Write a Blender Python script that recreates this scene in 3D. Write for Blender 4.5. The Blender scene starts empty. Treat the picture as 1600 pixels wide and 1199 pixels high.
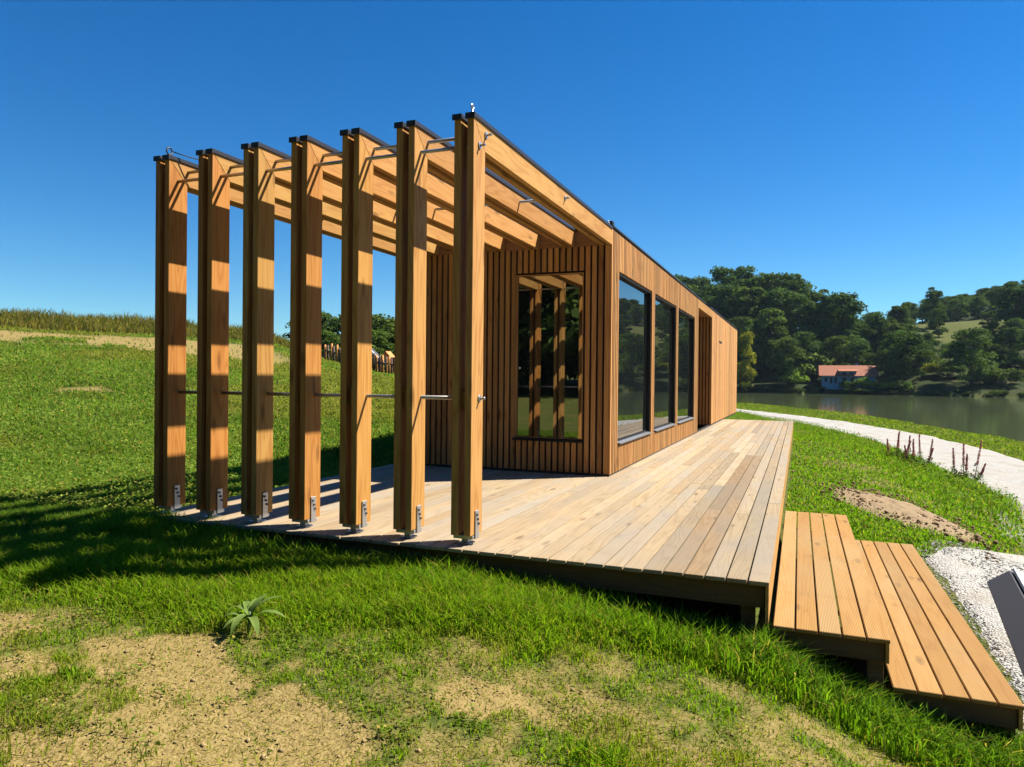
import bpy, bmesh, math, random
import numpy as np
from mathutils import Vector, Matrix, Euler

random.seed(7)
RNG = np.random.default_rng(11)
scene = bpy.context.scene
R = math.radians

# ------------------------------------------------------------------ camera
cam_d = bpy.data.cameras.new('camera')
cam = bpy.data.objects.new('camera', cam_d)
scene.collection.objects.link(cam)
scene.camera = cam
CAM = Vector((0.1791, -5.399, 1.4182))
YAW, PITCH, ROLL = 0.3784, -0.0068, 0.0097
fw = Vector((-math.sin(YAW), math.cos(YAW), 0)); rt = Vector((math.cos(YAW), math.sin(YAW), 0)); up = Vector((0, 0, 1))
f2 = fw * math.cos(PITCH) + up * math.sin(PITCH); u2 = up * math.cos(PITCH) - fw * math.sin(PITCH)
r3 = rt * math.cos(ROLL) + u2 * math.sin(ROLL); u3 = u2 * math.cos(ROLL) - rt * math.sin(ROLL)
m = Matrix((r3, u3, -f2)).transposed().to_4x4(); m.translation = CAM
cam.matrix_world = m
cam_d.sensor_width = 36.0
cam_d.lens = 36.0 * 1129.09 / 1600.0
cam_d.clip_start = 0.05
cam_d.clip_end = 3000

# ------------------------------------------------------------------ sky, sun, exposure
SUN = Vector((0.6775, 0.519, 1.0)).normalized()          # towards the sun
world = bpy.data.worlds.new('World'); scene.world = world; world.use_nodes = True
nt = world.node_tree; nt.nodes.clear()
sky = nt.nodes.new('ShaderNodeTexSky'); sky.sky_type = 'NISHITA'; sky.sun_disc = False
sky.sun_elevation = math.asin(SUN.z)
sky.sun_rotation = math.atan2(SUN.x, SUN.y)
sky.altitude = 300; sky.air_density = 1.0; sky.dust_density = 0.0; sky.ozone_density = 2.0
bg = nt.nodes.new('ShaderNodeBackground'); bg.inputs['Strength'].default_value = 0.051
wo = nt.nodes.new('ShaderNodeOutputWorld')
hsv = nt.nodes.new('ShaderNodeHueSaturation'); hsv.inputs['Hue'].default_value = 0.499; hsv.inputs['Saturation'].default_value = 1.42
nt.links.new(sky.outputs[0], hsv.inputs['Color']); tn = nt.nodes.new('ShaderNodeMix'); tn.data_type = 'RGBA'; tn.blend_type = 'MULTIPLY'; tn.inputs[0].default_value = 1.0; tn.inputs[7].default_value = (0.52, 0.80, 0.97, 1)
nt.links.new(hsv.outputs[0], tn.inputs[6]); nt.links.new(tn.outputs[2], bg.inputs[0]); nt.links.new(bg.outputs[0], wo.inputs[0])
sun_d = bpy.data.lights.new('sun', 'SUN'); sun_d.energy = 5.0; sun_d.angle = R(0.53); sun_d.color = (1.0, 0.93, 0.82)
sun = bpy.data.objects.new('sun', sun_d); scene.collection.objects.link(sun)
sun.rotation_euler = SUN.to_track_quat('Z', 'Y').to_euler(); sun.location = (20, 15, 30)
vs = scene.view_settings
vs.view_transform = 'Standard'; vs.look = 'None'; vs.gamma = 1.0; vs.use_curve_mapping = False
vs.exposure = 1.45
try:
    scene.cycles.max_bounces = 6; scene.cycles.transparent_max_bounces = 8
except Exception: pass

# ------------------------------------------------------------------ helpers
COL = scene.collection

def link(o, parent=None):
    COL.objects.link(o)
    if parent is not None: o.parent = parent
    return o

def wpos(o):
    p = Vector((0, 0, 0))
    while o is not None:
        p += o.location; o = o.parent
    return p

def obj(name, mesh, mat, parent=None, loc=(0, 0, 0), color=None, kind=None):
    """one mesh object; loc is in world coordinates (parents carry no rotation here)"""
    o = bpy.data.objects.new(name, mesh)
    if mat is not None and len(mesh.materials) == 0: mesh.materials.append(mat)
    link(o, parent)
    o.location = Vector(loc) - (wpos(parent) if parent is not None else Vector((0, 0, 0)))
    if color is not None: o.color = (color[0], color[1], color[2], 1)
    if kind: o['kind'] = kind
    return o

def thing(name, label, cat, loc=(0, 0, 0), group=None):
    o = bpy.data.objects.new(name, None); link(o); o.location = loc; o.empty_display_size = 0.3
    return tag(o, label, cat, group)

def tag(o, label, cat, group=None):
    o['label'] = label; o['category'] = cat
    if group: o['group'] = group
    return o

_boxes = {}
def boxmesh(sx, sy, sz, c=0.003, key=''):
    k = (round(sx, 4), round(sy, 4), round(sz, 4), round(c, 4), key)
    if k in _boxes: return _boxes[k]
    bm = bmesh.new(); bmesh.ops.create_cube(bm, size=1)
    for v in bm.verts: v.co = Vector((v.co.x * sx, v.co.y * sy, v.co.z * sz))
    if c > 0: bmesh.ops.bevel(bm, geom=bm.edges[:], offset=c, segments=1, affect='EDGES')
    me = bpy.data.meshes.new('box'); bm.to_mesh(me); bm.free()
    _boxes[k] = me
    return me

def box(name, x0, x1, y0, y1, z0, z1, mat, parent=None, c=0.003, color=None, kind=None):
    me = boxmesh(x1 - x0, y1 - y0, z1 - z0, c, mat.name)
    return obj(name, me, mat, parent, ((x0 + x1) / 2, (y0 + y1) / 2, (z0 + z1) / 2), color, kind)

def prism_x(poly, w, c=0.0):
    """polygon in (y,z), extruded along x, centred on x=0"""
    bm = bmesh.new()
    a = [bm.verts.new((-w / 2, y, z)) for y, z in poly]; b = [bm.verts.new((w / 2, y, z)) for y, z in poly]
    n = len(poly)
    bm.faces.new(a[::-1]); bm.faces.new(b)
    for i in range(n): bm.faces.new((a[i], a[(i + 1) % n], b[(i + 1) % n], b[i]))
    bmesh.ops.recalc_face_normals(bm, faces=bm.faces[:])
    if c > 0: bmesh.ops.bevel(bm, geom=bm.edges[:], offset=c, segments=1, affect='EDGES')
    me = bpy.data.meshes.new('prism'); bm.to_mesh(me); bm.free(); return me

def prism_z(poly, z0, z1):
    bm = bmesh.new()
    a = [bm.verts.new((x, y, z0)) for x, y in poly]; b = [bm.verts.new((x, y, z1)) for x, y in poly]
    n = len(poly)
    bm.faces.new(a[::-1]); bm.faces.new(b)
    for i in range(n): bm.faces.new((a[i], a[(i + 1) % n], b[(i + 1) % n], b[i]))
    bmesh.ops.recalc_face_normals(bm, faces=bm.faces[:])
    me = bpy.data.meshes.new('prism'); bm.to_mesh(me); bm.free(); return me

def tube_into(bm, pts, rad, seg=8, cap=True):
    rings = []
    for i, p in enumerate(pts):
        p = Vector(p)
        d = (Vector(pts[min(i + 1, len(pts) - 1)]) - Vector(pts[max(i - 1, 0)])).normalized()
        a = d.cross(Vector((0, 0, 1)));
        if a.length < 1e-3: a = d.cross(Vector((1, 0, 0)))
        a.normalize(); b = d.cross(a)
        r = rad[i] if isinstance(rad, (list, tuple)) else rad
        rings.append([bm.verts.new(p + a * (r * math.cos(2 * math.pi * k / seg)) + b * (r * math.sin(2 * math.pi * k / seg))) for k in range(seg)])
    for i in range(len(rings) - 1):
        for k in range(seg):
            f = bm.faces.new((rings[i][k], rings[i][(k + 1) % seg], rings[i + 1][(k + 1) % seg], rings[i + 1][k])); f.smooth = True
    if cap:
        bm.faces.new(rings[0][::-1]); bm.faces.new(rings[-1])

def tube(pts, rad, seg=8):
    bm = bmesh.new(); tube_into(bm, pts, rad, seg)
    bmesh.ops.recalc_face_normals(bm, faces=bm.faces[:])
    me = bpy.data.meshes.new('tube'); bm.to_mesh(me); bm.free(); return me

def boxes_mesh(lst, c=0.0):
    """several touching boxes welded into ONE piece (x0,x1,y0,y1,z0,z1)"""
    bm = bmesh.new()
    for (x0, x1, y0, y1, z0, z1) in lst:
        g = bmesh.ops.create_cube(bm, size=1)['verts']
        for v in g: v.co = Vector(((x0 + x1) / 2 + v.co.x * (x1 - x0), (y0 + y1) / 2 + v.co.y * (y1 - y0), (z0 + z1) / 2 + v.co.z * (z1 - z0)))
    if c > 0: bmesh.ops.bevel(bm, geom=bm.edges[:], offset=c, segments=1, affect='EDGES')
    me = bpy.data.meshes.new('boxes'); bm.to_mesh(me); bm.free(); return me

def tri_mesh(name, V, F, col=None, smooth=False):
    """fast mesh of faces with equal corner count, V (n,3), F (m,k), col (n,3)"""
    V = np.ascontiguousarray(V, dtype=np.float32); F = np.ascontiguousarray(F, dtype=np.int32)
    k = F.shape[1]
    me = bpy.data.meshes.new(name)
    me.vertices.add(len(V)); me.vertices.foreach_set('co', V.ravel())
    me.loops.add(F.size); me.loops.foreach_set('vertex_index', F.ravel())
    me.polygons.add(len(F)); me.polygons.foreach_set('loop_start', np.arange(0, F.size, k, dtype=np.int32))
    if smooth: me.polygons.foreach_set('use_smooth', np.ones(len(F), dtype=bool))
    me.update(calc_edges=True)
    if col is not None:
        a = me.attributes.new('tint', 'FLOAT_COLOR', 'POINT')
        c4 = np.ones((len(V), 4), dtype=np.float32); c4[:, :3] = col
        a.data.foreach_set('color', c4.ravel())
    return me

# value noise in numpy
_perm = RNG.random((256, 256))
def vnoise(x, y):
    xi = np.floor(x).astype(int); yi = np.floor(y).astype(int); fx = x - xi; fy = y - yi
    fx = fx * fx * (3 - 2 * fx); fy = fy * fy * (3 - 2 * fy)
    g = lambda a, b: _perm[a % 256, b % 256]
    return (g(xi, yi) * (1 - fx) + g(xi + 1, yi) * fx) * (1 - fy) + (g(xi, yi + 1) * (1 - fx) + g(xi + 1, yi + 1) * fx) * fy
def fbm(x, y, o=4):
    s = 0; a = .5; t = 0
    for i in range(o):
        s = s + a * vnoise(x * 2 ** i + 17.3 * i, y * 2 ** i + 5.1 * i); t += a; a *= .5
    return s / t
def sst(a, b, t):
    t = np.clip((t - a) / (b - a), 0, 1); return t * t * (3 - 2 * t)

# ------------------------------------------------------------------ materials
ALB = 0.60      # brings the picked colours down to real-world reflectance (the exposure makes up for it)
def alb(c, k=None): return tuple(v * (ALB if k is None else k) for v in c)

def newmat(name):
    mt = bpy.data.materials.new(name); mt.use_nodes = True
    n = mt.node_tree.nodes; l = mt.node_tree.links
    return mt, n, l, n['Principled BSDF']

def rgb(c): return (c[0], c[1], c[2], 1)

def N(n, kind, **kw):
    nd = n.new(kind)
    for k, v in kw.items(): setattr(nd, k, v)
    return nd

def math_node(n, l, op, a, b=None, c=None):
    nd = n.new('ShaderNodeMath'); nd.operation = op
    for i, v in enumerate((a, b, c)):
        if v is None: continue
        if isinstance(v, (int, float)): nd.inputs[i].default_value = v
        else: l.new(v, nd.inputs[i])
    return nd.outputs[0]

def mixc(n, l, fac, a, b, mode='MIX'):
    nd = n.new('ShaderNodeMix'); nd.data_type = 'RGBA'; nd.blend_type = mode
    for sock, v in ((nd.inputs[0], fac), (nd.inputs[6], a), (nd.inputs[7], b)):
        if isinstance(v, (int, float)): sock.default_value = v
        elif isinstance(v, tuple): sock.default_value = rgb(v)
        else: l.new(v, sock)
    return nd.outputs[2]

def ramp(n, l, fac, stops):
    nd = n.new('ShaderNodeValToRGB'); e = nd.color_ramp.elements
    while len(e) > 1: e.remove(e[-1])
    e[0].position = stops[0][0]; e[0].color = rgb(stops[0][1]) if isinstance(stops[0][1], tuple) else (stops[0][1],) * 3 + (1,)
    for p, c in stops[1:]:
        x = e.new(p); x.color = rgb(c) if isinstance(c, tuple) else (c,) * 3 + (1,)
    l.new(fac, nd.inputs[0]); return nd.outputs[0]

def wood(name, light, dark, axis, rough=0.62, ring=0.55, knots=True, grain=1.0, bump=0.25, ribs=None, weather=None):
    light, dark = alb(light), alb(dark)
    if weather is not None: weather = alb(weather)
    mt, n, l, p = newmat(name)
    tc = N(n, 'ShaderNodeTexCoord'); oi = N(n, 'ShaderNodeObjectInfo')
    off = N(n, 'ShaderNodeVectorMath', operation='SCALE'); off.inputs[0].default_value = (37.1, 91.7, 53.3); l.new(oi.outputs['Random'], off.inputs['Scale'])
    add = N(n, 'ShaderNodeVectorMath', operation='ADD'); l.new(tc.outputs['Object'], add.inputs[0]); l.new(off.outputs[0], add.inputs[1])
    def scaled(al, cr):
        s = [cr, cr, cr]; s['xyz'.index(axis)] = al
        mp = N(n, 'ShaderNodeVectorMath', operation='MULTIPLY'); mp.inputs[1].default_value = s; l.new(add.outputs[0], mp.inputs[0]); return mp.outputs[0]
    def noise(v, scale, det, dist=0.0, rg=.55):
        t = N(n, 'ShaderNodeTexNoise'); t.inputs['Scale'].default_value = scale; t.inputs['Detail'].default_value = det; t.inputs['Distortion'].default_value = dist
        t.inputs['Roughness'].default_value = rg; l.new(v, t.inputs['Vector']); return t.outputs[0]
    low = noise(scaled(0.35, 4.5), 1.0, 2.0, 0.4)
    rings = math_node(n, l, 'PINGPONG', math_node(n, l, 'MULTIPLY', low, 11.0 * grain), 0.5)
    rings = math_node(n, l, 'POWER', math_node(n, l, 'MULTIPLY', rings, 2.0), 2.2)
    fine = noise(scaled(2.5, 130), 1.0, 3.0)
    broad = noise(scaled(0.5, 3.0), 1.0, 3.0)
    f = math_node(n, l, 'MULTIPLY', rings, ring)
    f = math_node(n, l, 'ADD', f, math_node(n, l, 'MULTIPLY', math_node(n, l, 'SUBTRACT', fine, 0.45), 0.55))
    f = math_node(n, l, 'ADD', f, math_node(n, l, 'MULTIPLY', math_node(n, l, 'SUBTRACT', broad, 0.45), 0.8))
    fc = math_node(n, l, 'MINIMUM', math_node(n, l, 'MAXIMUM', f, 0.0), 1.0)
    colr = mixc(n, l, fc, light, dark)
    if knots:
        v = N(n, 'ShaderNodeTexVoronoi'); v.inputs['Scale'].default_value = 1.0; l.new(scaled(1.6, 5.5), v.inputs['Vector'])
        k = math_node(n, l, 'SUBTRACT', 1.0, math_node(n, l, 'MINIMUM', math_node(n, l, 'MULTIPLY', v.outputs['Distance'], 5.5), 1.0))
        colr = mixc(n, l, math_node(n, l, 'MULTIPLY', math_node(n, l, 'POWER', k, 0.6), 0.75), colr, tuple(c * 0.28 for c in dark))
    if weather is not None:
        wn = noise(scaled(0.45, 1.3), 1.0, 4.0, 0.3)
        colr = mixc(n, l, ramp(n, l, wn, [(0.42, 0.0), (0.62, 0.75)]), colr, weather)
        w2 = noise(tc.outputs['Object'], 2.2, 5.0)
        colr = mixc(n, l, ramp(n, l, w2, [(0.55, 0.0), (0.8, 0.35)]), colr, tuple(c * .5 for c in weather))
    colr = mixc(n, l, 1.0, colr, oi.outputs['Color'], 'MULTIPLY')
    # small unevenness from piece to piece
    hv = N(n, 'ShaderNodeHueSaturation'); l.new(colr, hv.inputs['Color'])
    l.new(math_node(n, l, 'ADD', math_node(n, l, 'MULTIPLY', oi.outputs['Random'], 0.22), 0.89), hv.inputs['Value'])
    l.new(hv.outputs[0], p.inputs['Base Color'])
    p.inputs['Roughness'].default_value = rough
    p.inputs['Specular IOR Level'].default_value = 0.16
    h = math_node(n, l, 'ADD', fine, math_node(n, l, 'MULTIPLY', rings, -0.35))
    if ribs:
        sp = N(n, 'ShaderNodeSeparateXYZ'); l.new(tc.outputs['Object'], sp.inputs[0])
        s = math_node(n, l, 'SINE', math_node(n, l, 'MULTIPLY', sp.outputs[0], 2 * math.pi / ribs))
        h = math_node(n, l, 'ADD', h, math_node(n, l, 'MULTIPLY', s, 1.6))
    b = N(n, 'ShaderNodeBump'); b.inputs['Strength'].default_value = bump; b.inputs['Distance'].default_value = 0.004
    l.new(h, b.inputs['Height']); l.new(b.outputs[0], p.inputs['Normal'])
    return mt

LARCH_L, LARCH_D = (0.62, 0.345, 0.105), (0.42, 0.185, 0.042)
M = {}
M['larch_z'] = wood('larch upright', LARCH_L, LARCH_D, 'z', ring=.72)
M['larch_y'] = wood('larch lengthwise', LARCH_L, LARCH_D, 'y')
M['slat'] = wood('larch cladding', (0.65, 0.335, 0.110), (0.37, 0.145, 0.050), 'z', rough=.75)
M['slat_x'] = wood('larch fascia', (0.45, 0.22, 0.085), (0.28, 0.115, 0.042), 'x', rough=.7)
M['deck'] = wood('weathered decking', (0.50, 0.39, 0.245), (0.35, 0.25, 0.14), 'y', rough=.85, weather=(0.40, 0.355, 0.285), bump=.35)
M['tread'] = wood('fresh grooved decking', (0.45, 0.245, 0.068), (0.33, 0.155, 0.038), 'y', rough=.75, ribs=0.0107, ring=.4, bump=.25, weather=(0.44, 0.285, 0.12))
M['beam_dark'] = wood('dark stained joist', (0.20, 0.12, 0.065), (0.13, 0.075, 0.042), 'x', rough=.8)

def simple(name, color, rough=.5, metal=0., spec=.5, noise_amt=0., nscale=20., bump=0.):
    color = alb(color, None if metal < .5 else .7)
    mt, n, l, p = newmat(name)
    p.inputs['Roughness'].default_value = rough; p.inputs['Metallic'].default_value = metal; p.inputs['Specular IOR Level'].default_value = spec
    tc = N(n, 'ShaderNodeTexCoord'); t = N(n, 'ShaderNodeTexNoise'); t.inputs['Scale'].default_value = nscale; t.inputs['Detail'].default_value = 4
    l.new(tc.outputs['Object'], t.inputs['Vector'])
    c = mixc(n, l, t.outputs[0], tuple(v * (1 - noise_amt) for v in color), tuple(min(1, v * (1 + noise_amt)) for v in color))
    l.new(c, p.inputs['Base Color'])
    if bump:
        b = N(n, 'ShaderNodeBump'); b.inputs['Strength'].default_value = bump; b.inputs['Distance'].default_value = .01
        l.new(t.outputs[0], b.inputs['Height']); l.new(b.outputs[0], p.inputs['Normal'])
    return mt
M['membrane'] = simple('black wall membrane and deck shade', (0.012, 0.011, 0.011), .9, noise_amt=.2)
M['cap'] = simple('dark coated sheet metal', (0.045, 0.042, 0.045), .42, .3, noise_amt=.2, nscale=6)
M['steel'] = simple('brushed steel tube', (0.55, 0.53, 0.50), .34, .9, noise_amt=.15, nscale=40)
M['zinc'] = simple('galvanised steel', (0.62, 0.63, 0.64), .42, .85, noise_amt=.25, nscale=60)
M['bolt'] = simple('dark bolt head', (0.10, 0.10, 0.10), .5, .6, noise_amt=.2)
M['frame'] = simple('anthracite window frame', (0.012, 0.0125, 0.014), .65, .0, spec=.25, noise_amt=.15)
M['sill'] = simple('grey aluminium sill', (0.30, 0.31, 0.33), .38, .5, noise_amt=.1)
M['soil'] = simple('turned brown soil', (0.30, 0.205, 0.098), .95, noise_amt=.5, nscale=18, bump=.8)
M['bark'] = simple('tree bark', (0.085, 0.062, 0.042), .9, noise_amt=.4, nscale=6, bump=.6)

def glass_mat():
    mt, n, l, p = newmat('dark reflecting window glass')
    p.inputs['Base Color'].default_value = (0.006, 0.008, 0.008, 1); p.inputs['Roughness'].default_value = 0.0
    p.inputs['IOR'].default_value = 3.6; p.inputs['Specular IOR Level'].default_value = .5
    tc = N(n, 'ShaderNodeTexCoord'); t = N(n, 'ShaderNodeTexNoise'); t.inputs['Scale'].default_value = 1.1; t.inputs['Detail'].default_value = 1
    l.new(tc.outputs['Object'], t.inputs['Vector'])
    b = N(n, 'ShaderNodeBump'); b.inputs['Strength'].default_value = .03; b.inputs['Distance'].default_value = .02
    l.new(t.outputs[0], b.inputs['Height']); l.new(b.outputs[0], p.inputs['Normal'])
    return mt
M['glass'] = glass_mat()

def leaf_mat(name, base, trans=.35, rough=.55, spec=.25):
    """base tint x per-leaf colour attribute x object colour"""
    mt, n, l, p = newmat(name)
    at = N(n, 'ShaderNodeAttribute'); at.attribute_name = 'tint'
    oi = N(n, 'ShaderNodeObjectInfo')
    c = mixc(n, l, 1.0, at.outputs['Color'], alb(base), 'MULTIPLY')
    c = mixc(n, l, 1.0, c, oi.outputs['Color'], 'MULTIPLY')
    l.new(c, p.inputs['Base Color']); p.inputs['Roughness'].default_value = rough; p.inputs['Specular IOR Level'].default_value = spec
    tr = N(n, 'ShaderNodeBsdfTranslucent')
    c2 = mixc(n, l, 1.0, c, (1.15, 1.25, .55), 'MULTIPLY'); l.new(c2, tr.inputs['Color'])
    mx = N(n, 'ShaderNodeMixShader'); mx.inputs[0].default_value = trans
    l.new(p.outputs[0], mx.inputs[1]); l.new(tr.outputs[0], mx.inputs[2])
    l.new(mx.outputs[0], n['Material Output'].inputs[0])
    return mt
M['leaf'] = leaf_mat('tree foliage', (1.95, 1.9, 1.8), .36, .8, .03)
M['grass'] = leaf_mat('grass blades', (1.95, 2.0, 1.1), .52, .7, .05)
M['herb'] = leaf_mat('herb leaves', (1.9, 1.8, 1.0), .4, .7, .05)

# ------------------------------------------------------------------ terrain
PC_Y = [-60, -20, 0, 10, 20, 25, 31, 40, 50, 58, 75, 100, 140]
PC_X = [9, 6.2, 4.8, 5.0, 5.05, 4.7, 3.9, 2.0, -1.4, -4.9, -13.5, -29, -58]
SH_Y = [-60, -20, 0, 20, 38.5, 52.8, 64.8, 76.5, 88.8, 110, 150, 200, 400]
SH_X = [20, 16.5, 14.5, 12.6, 10.9, 8.6, 5.5, .3, -7, -23, -60, -75, -75]
def path_c(y): return np.interp(y, PC_Y, PC_X)
def shore_x(y): return np.interp(y, SH_Y, SH_X) + .5 * np.sin(y * .35) + .25 * np.sin(y * .9)
def far_shore(x): return 184 - .15 * x + 1.5 * np.sin(x / 7.) + .7 * np.sin(x / 2.9)
WATER = -1.6
AX = [-40, -6, -2.4, -1, 0, .75, 1.5, 2.2, 3.5, 8, 14, 20]
AZ = [-.1, -.13, -.27, -.39, -.54, -.84, -1.0, -1.03, -1.05, -1.08, -1.5, -2.2]
N1 = np.array([-.744, .668]); P0 = np.array([-9., 4.])
def hill_ts(x, y):
    return (x - P0[0]) * N1[0] + (y - P0[1]) * N1[1], (x - P0[0]) * .668 + (y - P0[1]) * .744
def terrain(x, y, rough=True):
    x = np.asarray(x, dtype=float); y = np.asarray(y, dtype=float)
    A = np.interp(x, AX, AZ)
    front = A * .72 - .19 * sst(-6, -2, x) - .05 * (1 - sst(-6, -2, x))
    Af = A + (front - A) * sst(-.5, -3.2, y)
    Af = Af + .028 * np.maximum(0, -y - 9)
    q = x - path_c(y)
    B = np.interp(q, [-14, -9, -5.2, -3, -2.0, -1.7, 1.7, 2.2, 4], [-.12, -.3, -.44, -.72, -.93, -.99, -1.0, -1.06, -1.1])
    B2 = np.interp(q, [-14, -9, -5.2, -3, -2.0, -1.7, 1.7, 2.2, 4], [-.45, -.78, -.9, -.97, -1.0, -1.03, -1.0, -1.06, -1.1])
    B = B + (B2 - B) * sst(18, 27, y)
    near = Af + (B - Af) * sst(1.0, 6.5, y)
    qs = x - shore_x(y)
    near = near + (-1.62 - near) * sst(-4.5, 0, qs)
    near = near + (-3.2 - near) * sst(0, 6, qs)
    t, s = hill_ts(x, y)
    H = np.interp(s, [-60, -11, 0, 7, 11, 15, 20, 33], [5.9, 5.4, 5.25, 4.75, 3.4, 2.6, 1.8, 0])
    pr = np.clip(t / 48, 0, 1) * (1 - .45 * sst(52, 95, t))
    pr = pr * (.82 + .18 * sst(0, 20, t))
    near = near + H * pr
    # far shore and hills
    d = y - far_shore(x)
    bank = -1.62 + 2.2 * sst(0, 7, d) + .02 * np.maximum(0, d - 7)
    u = x / np.maximum(y, 50) * 190
    left = .36 * np.clip(d - 12, 0, 46) * (1 - .55 * sst(3, 14, u)) + .03 * np.maximum(0, d - 58)
    zr = np.interp(u, [10, 21, 47, 80, 200], [19, 21, 32, 36, 36])
    right = np.where(d < 85, np.maximum(0, d - 10) / 75 * 17.5, 17.5 + (zr - 17.5) * np.clip((d - 85) / 85, 0, 1)) + .5 * np.sin(d / 7.) * sst(8, 40, d)
    wr = sst(12, 24, u)
    far = bank + left * (1 - wr) + right * wr
    z = np.where(d > -8, np.where(d > 0, far, np.minimum(near, -1.62 - 1.2 * sst(0, -6, d))), near)
    # land on the left of the lake joins up
    z = np.where((d > -60) & (x < -75), np.maximum(z, 1.0), z)
    if rough:
        dd = np.hypot(x - .2, y + 5.4)
        z = z + (fbm(x * 1.1 + 40, y * 1.1 + 11, 3) - .5) * .10 * sst(0.5, 3, np.maximum(dd - 1, 0)) * (1 - sst(60, 90, dd)) * np.where(qs > -3, 0.3, 1)
        z = z + (fbm(x * 6 + 3, y * 6, 3) - .5) * .035 * (1 - sst(8, 22, dd))
    return z

def sinh_axis(lo, hi, c, a, n):
    return c + a * np.sinh(np.linspace(np.arcsinh((lo - c) / a), np.arcsinh((hi - c) / a), n))
gx = sinh_axis(-330, 360, -.6, 1.7, 430); gy = sinh_axis(-170, 470, -1.6, 1.7, 430)
GX, GY = np.meshgrid(gx, gy)
GZ = terrain(GX, GY)
# keep the ground below the deck and the building
und = (GX > -6.05) & (GX < 0.0) & (GY > .12) & (GY < 22.1)
GZ = np.where(und, np.minimum(GZ, -.3), GZ)
und2 = (GX > -.05) & (GX < 1.45) & (GY > .12) & (GY < 4.8)
GZ = np.where(und2, np.minimum(GZ, -.85), GZ)
ny, nx = GX.shape
ii = np.arange(nx * ny).reshape(ny, nx)
F = np.stack([ii[:-1, :-1], ii[:-1, 1:], ii[1:, 1:], ii[1:, :-1]], -1).reshape(-1, 4)

def ell(x, y, cx, cy, rx, ry, ang):
    c, s = math.cos(ang), math.sin(ang); u = (x - cx) * c + (y - cy) * s; v = -(x - cx) * s + (y - cy) * c
    return np.sqrt((u / rx) ** 2 + (v / ry) ** 2)
BARE = [(-3.35, -2.25, .62, .36, .3), (-2.25, -2.55, .62, .34, .35), (-3.9, -2.75, .5, .3, .3), (-1.35, -1.65, .40, .18, .4),
        (-4.6, -2.3, .35, .25, .2), (-2.9, -3.0, .9, .4, .3), (-1.3, -2.75, .45, .25, .3), (-6.35, -.05, .5, .22, .2), (-7.0, -.5, .35, .14, .2)]
YB_X, YB_Y = [-6, -4, -3.2, -2.3, -1.5, -.6, 0, .8, 1.6], [-1.9, -1.75, -1.5, -1.05, -.78, -.55, -.48, -.35, -.28]
def strip_b(x): return np.interp(x, YB_X, YB_Y)
def bare_mask(x, y):
    """1 = bare dry soil, 0 = grown over (foreground and lawn)"""
    nz = fbm(x * 2.1 + 9, y * 2.1 + 31, 4); nf = fbm(x * 7 + 2, y * 7 + 77, 3)
    b = np.zeros_like(x)
    for e in BARE:
        b = np.maximum(b, 1 - sst(.55, 1.25, ell(x, y, *e) + (nz - .5) * 2.3 + (nf - .5) * 1.2))
    # front: patchy dry lawn, dense close to the deck
    fr = sst(.12, -.32, y - strip_b(x) + (nz - .5) * .7) * sst(-6.5, -4.5, x)
    n4 = fbm(x * 4.2 + 19, y * 4.2 + 3, 3)
    b = np.maximum(b, fr * sst(.40, .60, nz * .45 + n4 * .55 + .05 * sst(-3, 0, x)) * .66)
    t, s = hill_ts(x, y)
    fld = sst(2, 10, t)
    b = np.maximum(b, fld * sst(.70, .78, fbm(x * .22 + 3, y * .22 + 8, 4)) * .75)
    band = sst(21, 26, t + (nz - .5) * 3 + 3 * np.sin(s * .25)) * (1 - sst(37, 41, t + (nz - .5) * 4)) * (1 - sst(3, 9, s))
    b = b * (1 - sst(50, 80, np.hypot(x, y)))
    b = np.maximum(b, band * sst(.18, .36, fbm(x * .35 + 20, y * .35, 4) + .1 * (nf - .5)) * .95)
    # worn ground between the deck and the path
    b = np.maximum(b, sst(.5, .62, fbm(x * .8 + 60, y * .8 + 2, 4)) * .42 * sst(.2, .8, x) * (1 - sst(3, 5, x)) * sst(5, 6, y) * (1 - sst(20, 30, y)))
    return np.clip(b, 0, 1)
BM = bare_mask(GX, GY)
# ground tint classes: R bare soil, G meadow type (0 bright lawn, 1 olive far meadow), B path-side gravel dust
d_far = GY - far_shore(GX)
gcol = np.zeros((nx * ny, 3), dtype=np.float32)
gcol[:, 0] = BM.ravel()
gcol[:, 1] = (sst(-5, 5, d_far) * (1 - .92 * sst(52, 60, d_far) * (1 - sst(100, 108, d_far)) * sst(22, 30, GX - d_far * .1))).ravel()
qg = np.abs(GX - path_c(GY))
gcol[:, 2] = ((1 - sst(1.3, 1.9, qg + (fbm(GX * 1.5, GY * 1.5, 3) - .5) * 1.2)) * (GY > 3)).ravel()
gm = tri_mesh('ground', np.stack([GX, GY, GZ], -1).reshape(-1, 3), F, gcol, smooth=True)

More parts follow.
